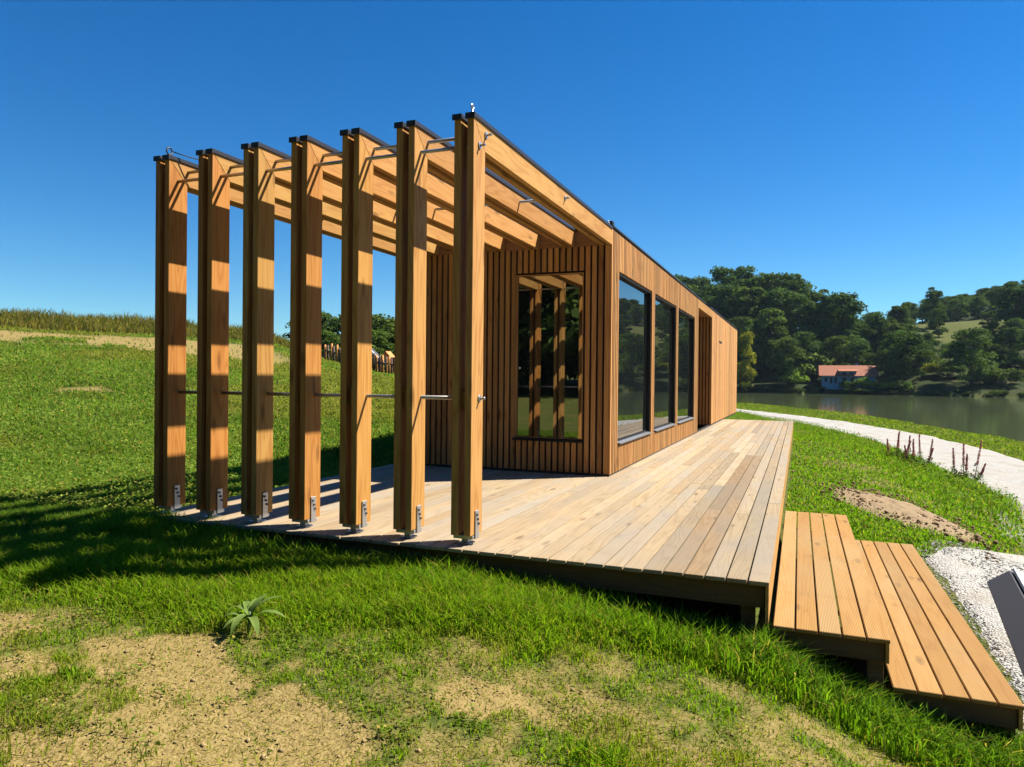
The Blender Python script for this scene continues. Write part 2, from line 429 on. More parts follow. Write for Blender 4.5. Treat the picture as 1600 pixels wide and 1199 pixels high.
def ground_mat():
    mt, n, l, p = newmat('lawn and dry soil')
    geo = N(n, 'ShaderNodeNewGeometry'); at = N(n, 'ShaderNodeAttribute'); at.attribute_name = 'tint'
    sep = N(n, 'ShaderNodeSeparateColor'); l.new(at.outputs['Color'], sep.inputs[0])
    def noise(scale, det=5, dist=0.):
        t = N(n, 'ShaderNodeTexNoise'); t.inputs['Scale'].default_value = scale; t.inputs['Detail'].default_value = det; t.inputs['Distortion'].default_value = dist
        l.new(geo.outputs['Position'], t.inputs['Vector']); return t.outputs[0]
    n1, n2, n3, n4 = noise(1.4), noise(14, 6), noise(70, 5), noise(.12, 4)
    g = ramp(n, l, n2, [(.3, (0.055, 0.080, 0.015)), (.5, (0.105, 0.135, 0.026)), (.7, (0.18, 0.18, 0.052))])
    g = mixc(n, l, ramp(n, l, n1, [(.45, 0.), (.7, .6)]), g, (0.20, 0.17, 0.06))
    olive = ramp(n, l, noise(.25, 6), [(.35, (0.020, 0.036, 0.010)), (.5, (0.038, 0.060, 0.016)), (.68, (0.085, 0.080, 0.034))])
    g = mixc(n, l, sep.outputs[1], g, olive)
    s = ramp(n, l, n3, [(.25, (0.17, 0.115, 0.042)), (.5, (0.34, 0.255, 0.092)), (.75, (0.45, 0.345, 0.145))])
    s = mixc(n, l, ramp(n, l, n2, [(.5, 0.), (.75, .5)]), s, (0.25, 0.17, 0.075))
    f = math_node(n, l, 'ADD', sep.outputs[0], math_node(n, l, 'MULTIPLY', math_node(n, l, 'SUBTRACT', n2, .5), .7))
    f = ramp(n, l, f, [(.22, 0.), (.8, 1.)])
    c = mixc(n, l, f, g, s)
    gr = ramp(n, l, n3, [(.3, (0.28, 0.265, 0.22)), (.7, (0.42, 0.40, 0.35))])
    f3 = math_node(n, l, 'ADD', sep.outputs[2], math_node(n, l, 'MULTIPLY', math_node(n, l, 'SUBTRACT', n2, .5), .8))
    c = mixc(n, l, ramp(n, l, f3, [(.4, 0.), (.6, 1.)]), c, gr)
    c = mixc(n, l, 1.0, c, alb((1, 1, 1)), 'MULTIPLY')
    l.new(c, p.inputs['Base Color']); p.inputs['Roughness'].default_value = .95; p.inputs['Specular IOR Level'].default_value = .05
    b = N(n, 'ShaderNodeBump'); b.inputs['Strength'].default_value = .7; b.inputs['Distance'].default_value = .03
    h = math_node(n, l, 'ADD', n2, math_node(n, l, 'MULTIPLY', n3, .5)); l.new(h, b.inputs['Height']); l.new(b.outputs[0], p.inputs['Normal'])
    return mt
M['ground'] = ground_mat()
obj('ground', gm, M['ground'], kind='structure')

# lake
def water_mat():
    mt, n, l, p = newmat('murky lake water')
    p.inputs['Base Color'].default_value = (0.056, 0.072, 0.032, 1); p.inputs['Roughness'].default_value = .07; p.inputs['IOR'].default_value = 1.33
    geo = N(n, 'ShaderNodeNewGeometry')
    mp = N(n, 'ShaderNodeVectorMath', operation='MULTIPLY'); mp.inputs[1].default_value = (1.0, .45, 1); l.new(geo.outputs['Position'], mp.inputs[0])
    t = N(n, 'ShaderNodeTexNoise'); t.inputs['Scale'].default_value = 1.6; t.inputs['Detail'].default_value = 4; l.new(mp.outputs[0], t.inputs['Vector'])
    b = N(n, 'ShaderNodeBump'); b.inputs['Strength'].default_value = .22; b.inputs['Distance'].default_value = .05
    l.new(t.outputs[0], b.inputs['Height']); l.new(b.outputs[0], p.inputs['Normal'])
    return mt
lk = tri_mesh('lake', np.array([[-140, -60, WATER], [360, -60, WATER], [360, 215, WATER], [-140, 215, WATER]], dtype=float), np.array([[0, 1, 2, 3]]))
obj('lake', lk, water_mat(), kind='structure')

# gravel path with the apron at the steps
def gravel_mat():
    mt, n, l, p = newmat('white crushed gravel')
    geo = N(n, 'ShaderNodeNewGeometry')
    v = N(n, 'ShaderNodeTexVoronoi'); v.inputs['Scale'].default_value = 44; l.new(geo.outputs['Position'], v.inputs['Vector'])
    t = N(n, 'ShaderNodeTexNoise'); t.inputs['Scale'].default_value = 1.1; t.inputs['Detail'].default_value = 6; l.new(geo.outputs['Position'], t.inputs['Vector'])
    sp = N(n, 'ShaderNodeSeparateColor'); l.new(v.outputs['Color'], sp.inputs[0])
    c = ramp(n, l, sp.outputs[0], [(0., (0.34, 0.33, 0.30)), (.5, (0.48, 0.465, 0.425)), (1., (0.58, 0.565, 0.525))])
    c = mixc(n, l, ramp(n, l, t.outputs[0], [(.5, 0.), (.72, .55)]), c, (0.37, 0.30, 0.20))
    c = mixc(n, l, 1.0, c, alb((1.22, 1.22, 1.22)), 'MULTIPLY')
    l.new(c, p.inputs['Base Color']); p.inputs['Roughness'].default_value = .9; p.inputs['Specular IOR Level'].default_value = .1
    b = N(n, 'ShaderNodeBump'); b.inputs['Strength'].default_value = .9; b.inputs['Distance'].default_value = .025
    l.new(v.outputs['Distance'], b.inputs['Height']); b.invert = True; l.new(b.outputs[0], p.inputs['Normal'])
    return mt
M['gravel'] = gravel_mat()
LE_Y = [-14, -6, -2.5, -.9, .0, 1, 4.9, 5.5, 6.4, 9, 12, 15.5, 22, 25.9, 36.8, 53, 62, 80, 110]
LE_X = [4.4, 3.6, 2.6, 1.75, 1.62, 1.6, 1.62, 1.9, 3.0, 3.8, 4.15, 3.95, 3.3, 2.65, .25, -4.1, -8.8, -17.6, -38]
RE_Y = [-14, 0, 10, 21.4, 24.5, 31, 40, 49, 58.5, 75, 110]
RE_X = [7.8, 7.0, 6.9, 6.75, 6.5, 5.5, 3.7, .35, -4.5, -13.2, -35]
ys = np.concatenate([np.arange(-14, 30, .22), np.arange(30, 110, .8)])
NV = 26
pv = []
for y in ys:
    a = np.interp(y, LE_Y, LE_X) + .16 * (fbm(np.array([y * .9]), np.array([3.]), 3)[0] - .5) * 2; b = np.interp(y, RE_Y, RE_X) + .2 * (fbm(np.array([y * .7]), np.array([30.]), 3)[0] - .5) * 2
    u = np.linspace(0, 1, NV); xs = a + (b - a) * u
    prof = np.minimum(1, np.minimum(u, 1 - u) / .035)
    z = terrain(xs, np.full(NV, y)) * .5 + terrain(xs, np.full(NV, y), False) * .5 - .07 + .105 * prof + .015 * (fbm(xs * 2, np.full(NV, y * 2.), 3) - .5)
    pv.append(np.stack([xs, np.full(NV, y), z], -1))
pv = np.array(pv); nr = len(ys)
ii = np.arange(nr * NV).reshape(nr, NV)
F = np.stack([ii[:-1, :-1], ii[:-1, 1:], ii[1:, 1:], ii[1:, :-1]], -1).reshape(-1, 4)
obj('gravel_path', tri_mesh('gravel_path', pv.reshape(-1, 3), F, smooth=True), M['gravel'], kind='structure')

# ------------------------------------------------------------------ timber deck
X7, S, YP, ZT, ZB, D, YH = -2.375, 0.5637, 0.107, 3.617, 0.086, 0.237, 4.92
XL = -6.0
LEAF, GAP = 0.060, 0.062
deck = thing('timber_deck', 'long deck of weathered pale boards carrying the slatted pavilion', 'deck', (-3, 0, -.3))
PALE = [(1.03, 1.02, 1.01), (1.0, .97, .93), (1.05, 1.05, 1.04), (.96, .92, .86), (1.02, .99, .95), (1.0, 1.0, 1.0)]
GREY = [(.80, .80, .80), (.88, .86, .84), (.74, .70, .66), (.92, .92, .92)]
BROWN = [(.76, .68, .60), (.72, .64, .56)]
nb = int(round(-XL / .15))
for i in range(nb):
    x1 = -.15 * i - .003; x0 = x1 - (.137 if i < 8 else .1395)
    yend = 22.17 if x1 > X7 - .02 else YH - .002 + (0 if x1 < X7 else 0)
    if x0 < X7 < x1: x1c = x1
    cuts = [0.0 + random.uniform(-.004, .004)]
    y = random.choice([2.6, 3.6, 4.6, 6.0, 7.0]) + random.uniform(-.4, .4)
    while y < yend - .8:
        cuts.append(y); y += random.uniform(4.5, 7.5)
    cuts.append(yend)
    for j in range(len(cuts) - 1):
        if i in (3, 4) and j < 2: c = random.choice(BROWN)
        elif i < 3: c = random.choice(GREY)
        elif i < 7: c = random.choice(PALE + GREY)
        else: c = random.choice(PALE + [(.93, .86, .78)])
        a, b = cuts[j], cuts[j + 1] - .004
        dz = random.uniform(-.002, .002)
        box('deck_board', x0, x1, a, b, -.030 + dz, 0.0 + dz, M['deck'], deck, .003, c)
# side board, front fascia, joists, corner legs
box('side_fascia', -.027, -.004, .012, 22.16, -.30, -.033, M['larch_y'], deck, .002)
box('front_fascia', XL + .03, -.035, .055, .10, -.205, -.034, M['beam_dark'], deck, .003)
for y in (1.6, 3.2, 4.7, 8, 12, 16, 20):
    box('joist', XL + .05, -.04, y, y + .08, -.2, -.035, M['beam_dark'], deck, .003)
for x in (-.15, -2.0, -4.0, -5.9):
    box('leg', x - .05, x + .05, .104, .20, -.9, -.036, M['beam_dark'], deck, .003)
box('shade_panel', XL + .06, -.21, .30, .33, -.9, -.04, M['membrane'], deck, .002)  # black sheet added to stand for the deep shade under the deck

# ------------------------------------------------------------------ steps
def step(x0, ztop, label, ground):
    t = thing('timber_step', label, 'step', (x0 + .37, 2.4, ground))
    for i in range(5):
        a = x0 + i * .1495
        box('tread_board', a, a + .1375, random.uniform(-.003, .003), 4.85, ztop - .028, ztop, M['tread'], t, .004, (random.uniform(.94, 1.06),) * 3)
    x1 = x0 + 4 * .1495 + .1375
    box('front_fascia', x0 + .012, x1 - .03, .03, .065, ztop - .165, ztop - .031, M['beam_dark'], t, .003)
    box('side_fascia', x1 - .027, x1 - .004, .014, 4.83, ztop - .165, ztop - .031, M['larch_y'], t, .002)
    for y in (.067, 2.4, 4.7):
        box('leg', x1 - .135, x1 - .03, y, y + .09, ztop - .60, ztop - .032, M['beam_dark'], t, .003)
        box('leg', x0 + .02, x0 + .11, y, y + .09, ztop - .60, ztop - .032, M['beam_dark'], t, .003)
    box('shade_panel', x0 + .02, x1 - .03, .26, .29, ztop - .6, ztop - .04, M['membrane'], t, .002)  # added black sheet, gives the shaded opening below the treads its dark
    return t
step(.028, -.300, 'upper step of five grooved orange boards directly beside the deck', -.8)
step(.783, -.608, 'lower step of five grooved orange boards next to the white gravel', -1.0)

# ------------------------------------------------------------------ pergola
perg = thing('pergola', 'open pergola of seven doubled larch frames joined to the pavilion front', 'pergola', (X7 - 1.7, 2.5, 0))
LB = YH - .004 - YP
post_poly = [(0, ZB), (D, ZB), (D, ZT - D - .001), (0, ZT - .001)]
beam_poly = [(.0015, ZT), (D + .0015, ZT - D), (LB, ZT - D), (LB, ZT)]
post_me = prism_x(post_poly, LEAF, .003); beam_me = prism_x(beam_poly, LEAF, .003)
post_me.materials.append(M['larch_z']); beam_me.materials.append(M['larch_y'])
cap_me = boxes_mesh([(-LEAF / 2 - .014, LEAF / 2 + .014, -.018, LB - .01, ZT + .002, ZT + .026), (-LEAF / 2 - .014, LEAF / 2 + .014, -.018, -.004, ZT - .022, ZT + .002),
                     (-LEAF / 2 - .014, -LEAF / 2 - .004, -.004, LB - .01, ZT - .010, ZT + .002), (LEAF / 2 + .004, LEAF / 2 + .014, -.004, LB - .01, ZT - .010, ZT + .002)])
cap_me.materials.append(M['cap'])
bolt_me = tube([(0, 0, 0), (.012, 0, 0)], .011, 6); bolt_me.materials.append(M['bolt'])
TINT = [(.96, .78, .60), (.97, .79, .60), (1.06, 1.03, .95), (.97, .80, .64), (1.02, .95, .80), (1.05, .97, .90), (1.05, .99, .95)]
foot_poly_parts = lambda w: boxes_mesh([
    (-w / 2, w / 2, .05, .19, .050, .080),                # plate under both leaves
    (w / 2 + .001, w / 2 + .012, .085, .155, .050, .290),   # tab on the right
    (-w / 2 - .012, -w / 2 - .001, .085, .155, .050, .290), # tab on the left
    (-.03, .03, .09, .15, .004, .050), (-.06, .06, .06, .18, .002, .012)], .0015)
W2 = LEAF * 2 + GAP
foot_me = foot_poly_parts(W2); foot_me.materials.append(M['zinc'])
for i in range(7):
    xr = X7 - (6 - i) * S
    for k, xc in enumerate((xr - LEAF / 2, xr - LEAF * 1.5 - GAP)):
        tint = tuple(c * random.uniform(.96, 1.04) for c in TINT[i])
        p = obj('post', post_me, None, perg, (xc, YP, 0), tint)
        b = obj('beam', beam_me, None, perg, (xc, YP, 0), tuple(c * random.uniform(.95, 1.05) for c in (1.04, .98, .92)))
        obj('cap', cap_me, None, b, (xc, YP, 0))
    xm = xr - LEAF - GAP / 2
    f = obj('post_foot', foot_me, None, perg, (xm, YP, 0))
    for (yy, zz) in ((.105, .255), (.122, .215), (.138, .175)):
        obj('bolt', bolt_me, None, f, (xr + .012, YP + yy, zz))
    box('spacer', xm - GAP / 2 + .001, xm + GAP / 2 - .001, YP + .07, YP + .17, 1.15, 1.32, M['larch_z'], perg, .003)
# steel rods through the frames, with end washers
rod_pts = [(.355, 3.530), (.222, 3.402), (.262, 1.246), (2.63, 3.520)]
washer_me = tube([(0, 0, 0), (.010, 0, 0)], .030, 12); washer_me.materials.append(M['zinc'])
stud_me = tube([(0, 0, 0), (.045, 0, 0)], .012, 8); stud_me.materials.append(M['steel'])
rod_me = tube([(-3.64, 0, 0), (-1.8, 0, 0), (.002, 0, 0)], .0165, 12); rod_me.materials.append(M['steel'])
for (yy, zz) in rod_pts:
    r = obj('rod', rod_me, None, perg, (X7, yy, zz))
    obj('washer', washer_me, None, r, (X7 + .001, yy, zz)); obj('stud', stud_me, None, r, (X7 + .011, yy, zz))
# eye bolt, cable on the leftmost frame; eye bolt on the rightmost
def ring_mesh(rad, th):
    pts = [(0, rad * math.cos(a), rad * math.sin(a)) for a in np.linspace(0, 2 * math.pi, 17)]
    return tube(pts, th, 6)
x1f = X7 - 6 * S - LEAF / 2
eye = obj('eye_bolt', ring_mesh(.035, .008), M['cap'], perg, (x1f, YP + .03, ZT + .075))
obj('stem', tube([(0, 0, 0), (0, 0, .05)], .008, 6), M['cap'], eye, (x1f, YP + .03, ZT + .0))
eye2 = obj('eye_bolt', ring_mesh(.022, .007), M['zinc'], perg, (X7 - LEAF / 2, YP + .03, ZT + .085))
obj('stem', tube([(0, 0, 0), (0, 0, .065)], .009, 6), M['zinc'], eye2, (X7 - LEAF / 2, YP + .03, ZT))
def sag(a, b, s, n=10):
    a = Vector(a); b = Vector(b); return [a.lerp(b, t) - Vector((0, 0, s * 4 * t * (1 - t))) for t in np.linspace(0, 1, n)]
obj('cable', tube(sag((x1f + .03, YP + .05, ZT + .07), (X7 - 5 * S - W2 - .01, YP + .75, ZT + .03), .02), .006, 5), M['cap'], perg)
obj('cable', tube([(x1f + .05, YP + .42, ZT + .03), (x1f + .05, YP + .44, ZT - .1), (x1f + .045, YP + .43, ZT - .3)], .005, 5), M['bolt'], perg)

# ------------------------------------------------------------------ pavilion
pav = thing('pavilion', 'flat-roofed timber pavilion clad in upright larch slats with large windows', 'building', (X7 - 1.8, 16, 0))
XW = X7 - 6 * S - W2          # left end of the front wall
YE = 27.7; ZF = ZT - .232     # underside of the fascia
NY0, NY1 = 14.62, 17.94       # niche
YC = .03                      # slat thickness
# core
core = prism_z([(XW + .03, YH + .14), (X7 - .14, YH + .14), (X7 - .14, NY0 - .03), (X7 - 1.3, NY0 - .03), (X7 - 1.3, NY1 + .03), (X7 - .035, NY1 + .03), (X7 - .035, YE - .03), (XW + .03, YE - .03)], .0, ZT - .02)
obj('wall', core, M['membrane'], pav)
wins_r = [(5.42, 8.0), (8.42, 10.84), (11.22, 13.86)]
ZW0, ZW1 = .46, 3.03
FX0, FX1, FZ0, FZ1 = -3.872, -2.805, .52, 3.0
mem = []
mem += [(X7 - .14, X7 - YC - .003, YH + YC + .003, NY0 - .03, .02, ZW0 - .03), (X7 - .14, X7 - YC - .003, YH + YC + .003, NY0 - .03, ZW1, ZT - .02)]
cy = [(YH + YC + .003, wins_r[0][0]), (wins_r[0][1], wins_r[1][0]), (wins_r[1][1], wins_r[2][0]), (wins_r[2][1], NY0 - .03)]
for a, b in cy: mem.append((X7 - .14, X7 - YC - .003, a, b, ZW0 - .03, ZW1))
obj('membrane', boxes_mesh(mem), M['membrane'], pav)
mem = [(XW + .03, FX0, YH + YC + .003, YH + .14, .02, ZT - .02), (FX1, X7 - .141, YH + YC + .003, YH + .14, .02, ZT - .02),
       (FX0, FX1, YH + YC + .003, YH + .14, .02, FZ0 - .03), (FX0, FX1, YH + YC + .003, YH + .14, FZ1, ZT - .02)]
obj('membrane', boxes_mesh(mem), M['membrane'], pav)
PIT, SW = .098, .066
def slat_tint():
    v = random.uniform(.72, 1.22); w = random.uniform(-.06, .06); return (v * (1 + w), v, v * (1 - w))
# front slats
nf = int((X7 - XW) / PIT)
for i in range(nf + 1):
    x1 = X7 - .034 - i * PIT; x0 = x1 - SW
    if x0 < XW - .01: break
    zs = [(.035, ZF - .002)]
    if x1 > FX0 - .005 and x0 < FX1 + .005: zs = [(.035, FZ0 - .045), (FZ1 + .03, ZF - .002)]
    for z0, z1 in zs: box('slat', x0, x1, YH, YH + YC, z0, z1, M['slat'], pav, .002, slat_tint())
box('fascia', XW, X7 - .034, YH, YH + YC, ZF, ZT - .002, M['slat_x'], pav, .002)
# right slats
box('corner_slat', X7 - YC, X7, YH - .002, YH + SW, .03, ZT - .004, M['slat'], pav, .002, (1.12, 1.08, 1.05))
y = YH + PIT
while y + SW < NY0 - .1:
    zs = [(.03, ZT - .004)]
    for a, b in wins_r:
        if y + SW > a - .005 and y < b + .005: zs = [(.03, ZW0 - .045), (ZW1 + .03, ZT - .004)]
    for z0, z1 in zs: box('slat', X7 - YC, X7, y, y + SW, z0, z1, M['slat'], pav, .002, slat_tint())
    y += PIT
box('corner_board', X7 - YC, X7 + .002, y, NY0, .03, ZF, M['larch_z'], pav, .003, (1, .95, .9))
box('lintel_beam', X7 - .09, X7 + .001, y, NY1 + .1, ZF + .002, ZT - .005, M['larch_y'], pav, .003, (1.0, .95, .9))
# niche: soffit, far cheek slats, back slats, door
box('soffit', X7 - 1.3, X7 - .092, NY0 - .03, NY1 + .02, ZF + .02, ZF + .05, M['slat_x'], pav, .002)
for i in range(12):
    x1 = X7 - .004 - i * PIT
    box('niche_slat', x1 - SW, x1, NY1, NY1 + .026, .03, ZF + .015, M['slat'], pav, .002, slat_tint())
for i in range(22):
    yy = NY0 + .02 + i * .148
    box('niche_slat', X7 - 1.3 + .001, X7 - 1.272, yy, yy + .1, .03, ZF + .015, M['slat'], pav, .002, slat_tint())
box('cheek_board', X7 - 1.2, X7 - .145, NY0 - .028, NY0 - .004, .03, ZF, M['slat'], pav, .002)
# far section boards
y = NY1 + .028
while y < YE - .1:
    w = .196
    box('facade_board', X7 - YC, X7, y, min(y + w - .012, YE), .05, ZT - .004, M['slat'], pav, .002, tuple(c * 1.08 for c in slat_tint()))
    y += w
box('vent_grille', X7 + .001, X7 + .015, 20.1, 20.9, 2.72, 2.78, M['cap'], pav, .002)
# plinth and rear / left cladding sheets
box('plinth', X7 - .10, X7 - .012, YH + .012, YE - .01, .001, .028, M['cap'], pav, .001)
box('plinth', XW + .02, X7 - .11, YH + .012, YH + .10, .001, .032, M['cap'], pav, .001)
y = YH + .01
while y < YE - .2:
    box('side_cladding_board', XW, XW + .027, y, y + .38, .03, ZT - .004, M['slat'], pav, .002, slat_tint()); y += .4
# roof with metal edge
rf = box('roof', XW + .01, X7 - .01, YH + .01, YE - .01, ZT + .001, ZT + .02, M['cap'], pav, .002)
box('edge_trim', X7 - .055, X7 + .022, YH - .035, 16.2, ZT + .0205, ZT + .048, M['cap'], rf, .003)
box('edge_trim', X7 - .055, X7 + .022, 17.2, YE + .02, ZT + .0205, ZT + .052, M['cap'], rf, .003)
box('edge_trim', XW - .02, X7 - .057, YH - .035, YH + .05, ZT + .0205, ZT + .045, M['cap'], rf, .003)
box('anchor_box', X7 - .05, X7 + .01, YH - .02, YH + .10, ZT + .053, ZT + .11, M['cap'], rf, .006)
obj('anchor_eye', ring_mesh(.02, .006), M['zinc'], rf, (X7 - .03, YH - .10, ZT + .07))

def window_side(y0, y1):
    t = .012
    fr = [(X7 - .14, X7 - .016, y0, y0 + t, ZW0, ZW1), (X7 - .14, X7 - .016, y1 - t, y1, ZW0, ZW1),
          (X7 - .14, X7 - .016, y0 + t, y1 - t, ZW1 - t, ZW1), (X7 - .14, X7 - .05, y0 + t, y1 - t, ZW0, ZW0 + t),
          (X7 - .138, X7 - .072, y0 + t, y0 + .03, ZW0 + t, ZW1 - t), (X7 - .138, X7 - .072, y1 - .03, y1 - t, ZW0 + t, ZW1 - t),
          (X7 - .138, X7 - .072, y0 + .03, y1 - .03, ZW1 - .03, ZW1 - t), (X7 - .138, X7 - .072, y0 + .03, y1 - .03, ZW0 + t, ZW0 + .03)]
    w = obj('window', boxes_mesh(fr), M['frame'], pav, (0, 0, 0))
    box('pane', X7 - .090, X7 - .080, y0 + .026, y1 - .026, ZW0 + .026, ZW1 - .026, M['glass'], w, 0)
    sl = obj('sill', prism_x([(y0 + .01, 0), (y1 - .01, 0), (y1 - .01, .018), (y0 + .01, .018)], .13), M['sill'], w, (X7 - .030, 0, ZW0 - .020))
    sl.rotation_euler = (0, R(6), 0)
for a, b in wins_r: window_side(a, b)
fr = [(FX0, FX0 + .012, YH + .012, YH + .138, FZ0, FZ1), (FX1 - .012, FX1, YH + .012, YH + .138, FZ0, FZ1), (FX0 + .012, FX1 - .012, YH + .012, YH + .138, FZ1 - .012, FZ1), (FX0 + .012, FX1 - .012, YH + .04, YH + .138, FZ0, FZ0 + .012)]
w = obj('window', boxes_mesh(fr), M['slat'], pav)
box('pane', FX0 + .011, FX1 - .011, YH + .055, YH + .065, FZ0 + .011, FZ1 - .011, M['glass'], w, 0)
box('sill', FX0 - .03, FX1 + .02, YH - .03, YH + .036, FZ0 - .042, FZ0 - .008, M['frame'], w, .003)

# ------------------------------------------------------------------ sign stand at the right edge
sg = thing('sign_stand', 'dark metal information stand with white printed top at the right edge', 'sign', (1.0, -3.0, -.75))
def prism_y(poly, y0, y1, c=0.):
    bm = bmesh.new()
    a = [bm.verts.new((x, y0, z)) for x, z in poly]; b = [bm.verts.new((x, y1, z)) for x, z in poly]; n = len(poly)
    bm.faces.new(a); bm.faces.new(b[::-1])
    for i in range(n): bm.faces.new((a[i], b[i], b[(i + 1) % n], a[(i + 1) % n]))
    bmesh.ops.recalc_face_normals(bm, faces=bm.faces[:])
    if c > 0: bmesh.ops.bevel(bm, geom=bm.edges[:], offset=c, segments=1, affect='EDGES')
    me = bpy.data.meshes.new('prism'); bm.to_mesh(me); bm.free(); return me
M['sign_metal'] = simple('dark brown coated metal', (0.055, 0.048, 0.044), .6, .1, noise_amt=.1)
M['sign_white'] = simple('white printed panel', (0.78, 0.79, 0.80), .4, noise_amt=.02)
M['sign_teal'] = simple('teal print', (0.10, 0.36, 0.33), .4, noise_amt=.05)
case = obj('case', prism_y([(0, 0), (-.070, -.052), (-.03, -.10), (.42, -.34), (.45, -.265)], -1.25, 0., .003), M['sign_metal'], sg, (.885, -2.345, .752))
case.rotation_euler = (0, 0, R(-7.1))
pn = obj('panel', prism_y([(.006, .004), (.010, .012), (.446, -.246), (.442, -.254)], -1.235, -.012), M['sign_white'], case, (.885, -2.345, .752))
for k, (u0, u1, v0, v1) in enumerate(((.04, .07, -.30, -.12), (.09, .11, -.5, -.08), (.13, .15, -.42, -.08), (.17, .19, -.6, -.08))):
    zz = lambda u: .0125 - (u - .010) * .592
    obj('print_line', prism_y([(u0, zz(u0)), (u0, zz(u0) + .0015), (u1, zz(u1) + .0015), (u1, zz(u1))], v0, v1), M['sign_teal'], case, (.885, -2.345, .752))
for yy in (-2.75, -3.35):
    box('leg', 1.09, 1.15, yy - .03, yy + .03, -.95, .52, M['sign_metal'], sg, .004)

# ------------------------------------------------------------------ trees
def leaf_quads(P, Nn, size, rng, aspect=.7):
    """leaf quads centred on P, roughly facing Nn"""
    n = len(P)
    nrm = Nn + rng.normal(0, .55, (n, 3)); nrm /= np.linalg.norm(nrm, axis=1)[:, None] + 1e-9
    a = np.cross(nrm, rng.normal(0, 1, (n, 3))); a /= np.linalg.norm(a, axis=1)[:, None] + 1e-9
    b = np.cross(nrm, a)
    s = size * rng.uniform(.6, 1.35, (n, 1))
    V = np.stack([P - a * s, P + b * s * aspect * .9, P + a * s, P - b * s * aspect], 1).reshape(-1, 3)
    return V, np.arange(4 * n).reshape(n, 4)

def crown_mesh(seed, kind, H=12.0):
    rng = np.random.default_rng(seed)
    lobes = []
    if kind == 'round':
        base, rad = H * .16, H * .36
        for i in range(34):
            u = rng.random(); th = rng.uniform(0, 6.283); hgt = base + (H - base) * (u ** .85)
            prof = math.sin(math.pi * min(1, (.10 + .86 * ((hgt - base) / (H - base))) ) ** .9) ** .6
            rr = rad * prof * math.sqrt(rng.uniform(.15, 1)) * .85
            lobes.append((rr * math.cos(th), rr * math.sin(th), hgt - H * .06, H * rng.uniform(.085, .15)))
        size, per = H * .020, 190
    elif kind == 'tall':
        base, rad = H * .10, H * .25
        for i in range(36):
            u = rng.random(); th = rng.uniform(0, 6.283); hgt = base + (H - base) * u
            prof = max(.15, math.sin(math.pi * (.12 + .80 * u)) ** .7)
            rr = rad * prof * math.sqrt(rng.uniform(.1, 1))
            lobes.append((rr * math.cos(th), rr * math.sin(th), hgt - H * .04, H * rng.uniform(.06, .115)))
        size, per = H * .018, 170
    elif kind == 'conifer':
        for i in range(46):
            u = i / 46.; th = rng.uniform(0, 6.283); rr = H * .17 * (1 - u) ** .9 * rng.uniform(.4, 1.05)
            lobes.append((rr * math.cos(th), rr * math.sin(th), H * (.08 + .90 * u), H * (.075 * (1 - u) + .022)))
        size, per = H * .017, 110
    else:  # bush
        for i in range(16):
            th = rng.uniform(0, 6.283); rr = H * .55 * math.sqrt(rng.random()); u = rng.random()
            lobes.append((rr * math.cos(th), rr * math.sin(th), H * (.2 + .55 * u * (1 - .5 * rr / (H * .55))), H * rng.uniform(.16, .28)))
        size, per = H * .055, 110
    Vs, Fs, Cs, k = [], [], [], 0
    for (x, y, z, r) in lobes:
        n = int(per * rng.uniform(.75, 1.25))
        d = rng.normal(0, 1, (n, 3)); d /= np.linalg.norm(d, axis=1)[:, None]
        d[:, 2] = np.where(d[:, 2] < -.35, -d[:, 2], d[:, 2])
        rad_ = r * rng.uniform(.55, 1.12, (n, 1))
        P = np.array([x, y, z]) + d * rad_ * np.array([1.15, 1.15, .85])
        V, F = leaf_quads(P, d, size, rng)
        lob = rng.uniform(.75, 1.25)
        c = np.array([0.056, 0.088, 0.024]) * lob * rng.uniform(.65, 1.4, (n, 1)) * np.array([1, 1, 1]) + rng.uniform(-.006, .010, (n, 1)) * np.array([1.2, 1, .2])
        if kind == 'conifer': c = c * np.array([.68, .80, 1.0])
        Vs.append(V); Fs.append(F + k); Cs.append(np.repeat(np.clip(c, .008, .3), 4, axis=0)); k += len(V)
    me = tri_mesh('crown', np.concatenate(Vs), np.concatenate(Fs), np.concatenate(Cs))
    me.materials.append(M['leaf'])
    # trunk and limbs
    bm = bmesh.new()
    if kind == 'bush':
        for i in range(5):
            L = lobes[i * 3]; tube_into(bm, [(L[0] * .12, L[1] * .12, -.3), (L[0] * .5, L[1] * .5, L[2] * .5), (L[0], L[1], L[2])], [H * .02, H * .014, H * .006], 5)
    else:
        top = H * (.93 if kind == 'conifer' else .72)
        r0 = H * .024
        wob = [(rng.uniform(-.1, .1) * H * .12 * t, rng.uniform(-.1, .1) * H * .12 * t) for t in (0, .3, .6, 1)]
        tube_into(bm, [(wob[0][0], wob[0][1], -.8), (wob[1][0], wob[1][1], top * .3), (wob[2][0], wob[2][1], top * .65), (wob[3][0], wob[3][1], top)], [r0 * 1.3, r0, r0 * .6, r0 * .18], 8)
        for i in range(0, len(lobes), 3):
            L = lobes[i]; h0 = max(H * .12, min(top * .9, L[2] * (.62 if kind != 'conifer' else .97)))
            tube_into(bm, [(0, 0, h0), (L[0] * .55, L[1] * .55, h0 + (L[2] - h0) * .62), (L[0] * .95, L[1] * .95, L[2])], [r0 * .45, r0 * .28, r0 * .1], 5)
    tm = bpy.data.meshes.new('trunk'); bm.to_mesh(tm); bm.free(); tm.materials.append(M['bark'])
    return me, tm
PROTO = {k: [crown_mesh(s, k) for s in ss] for k, ss in {'round': (1, 2, 3, 4), 'tall': (5, 6, 7), 'conifer': (8, 9), 'bush': (10, 11, 12)}.items()}

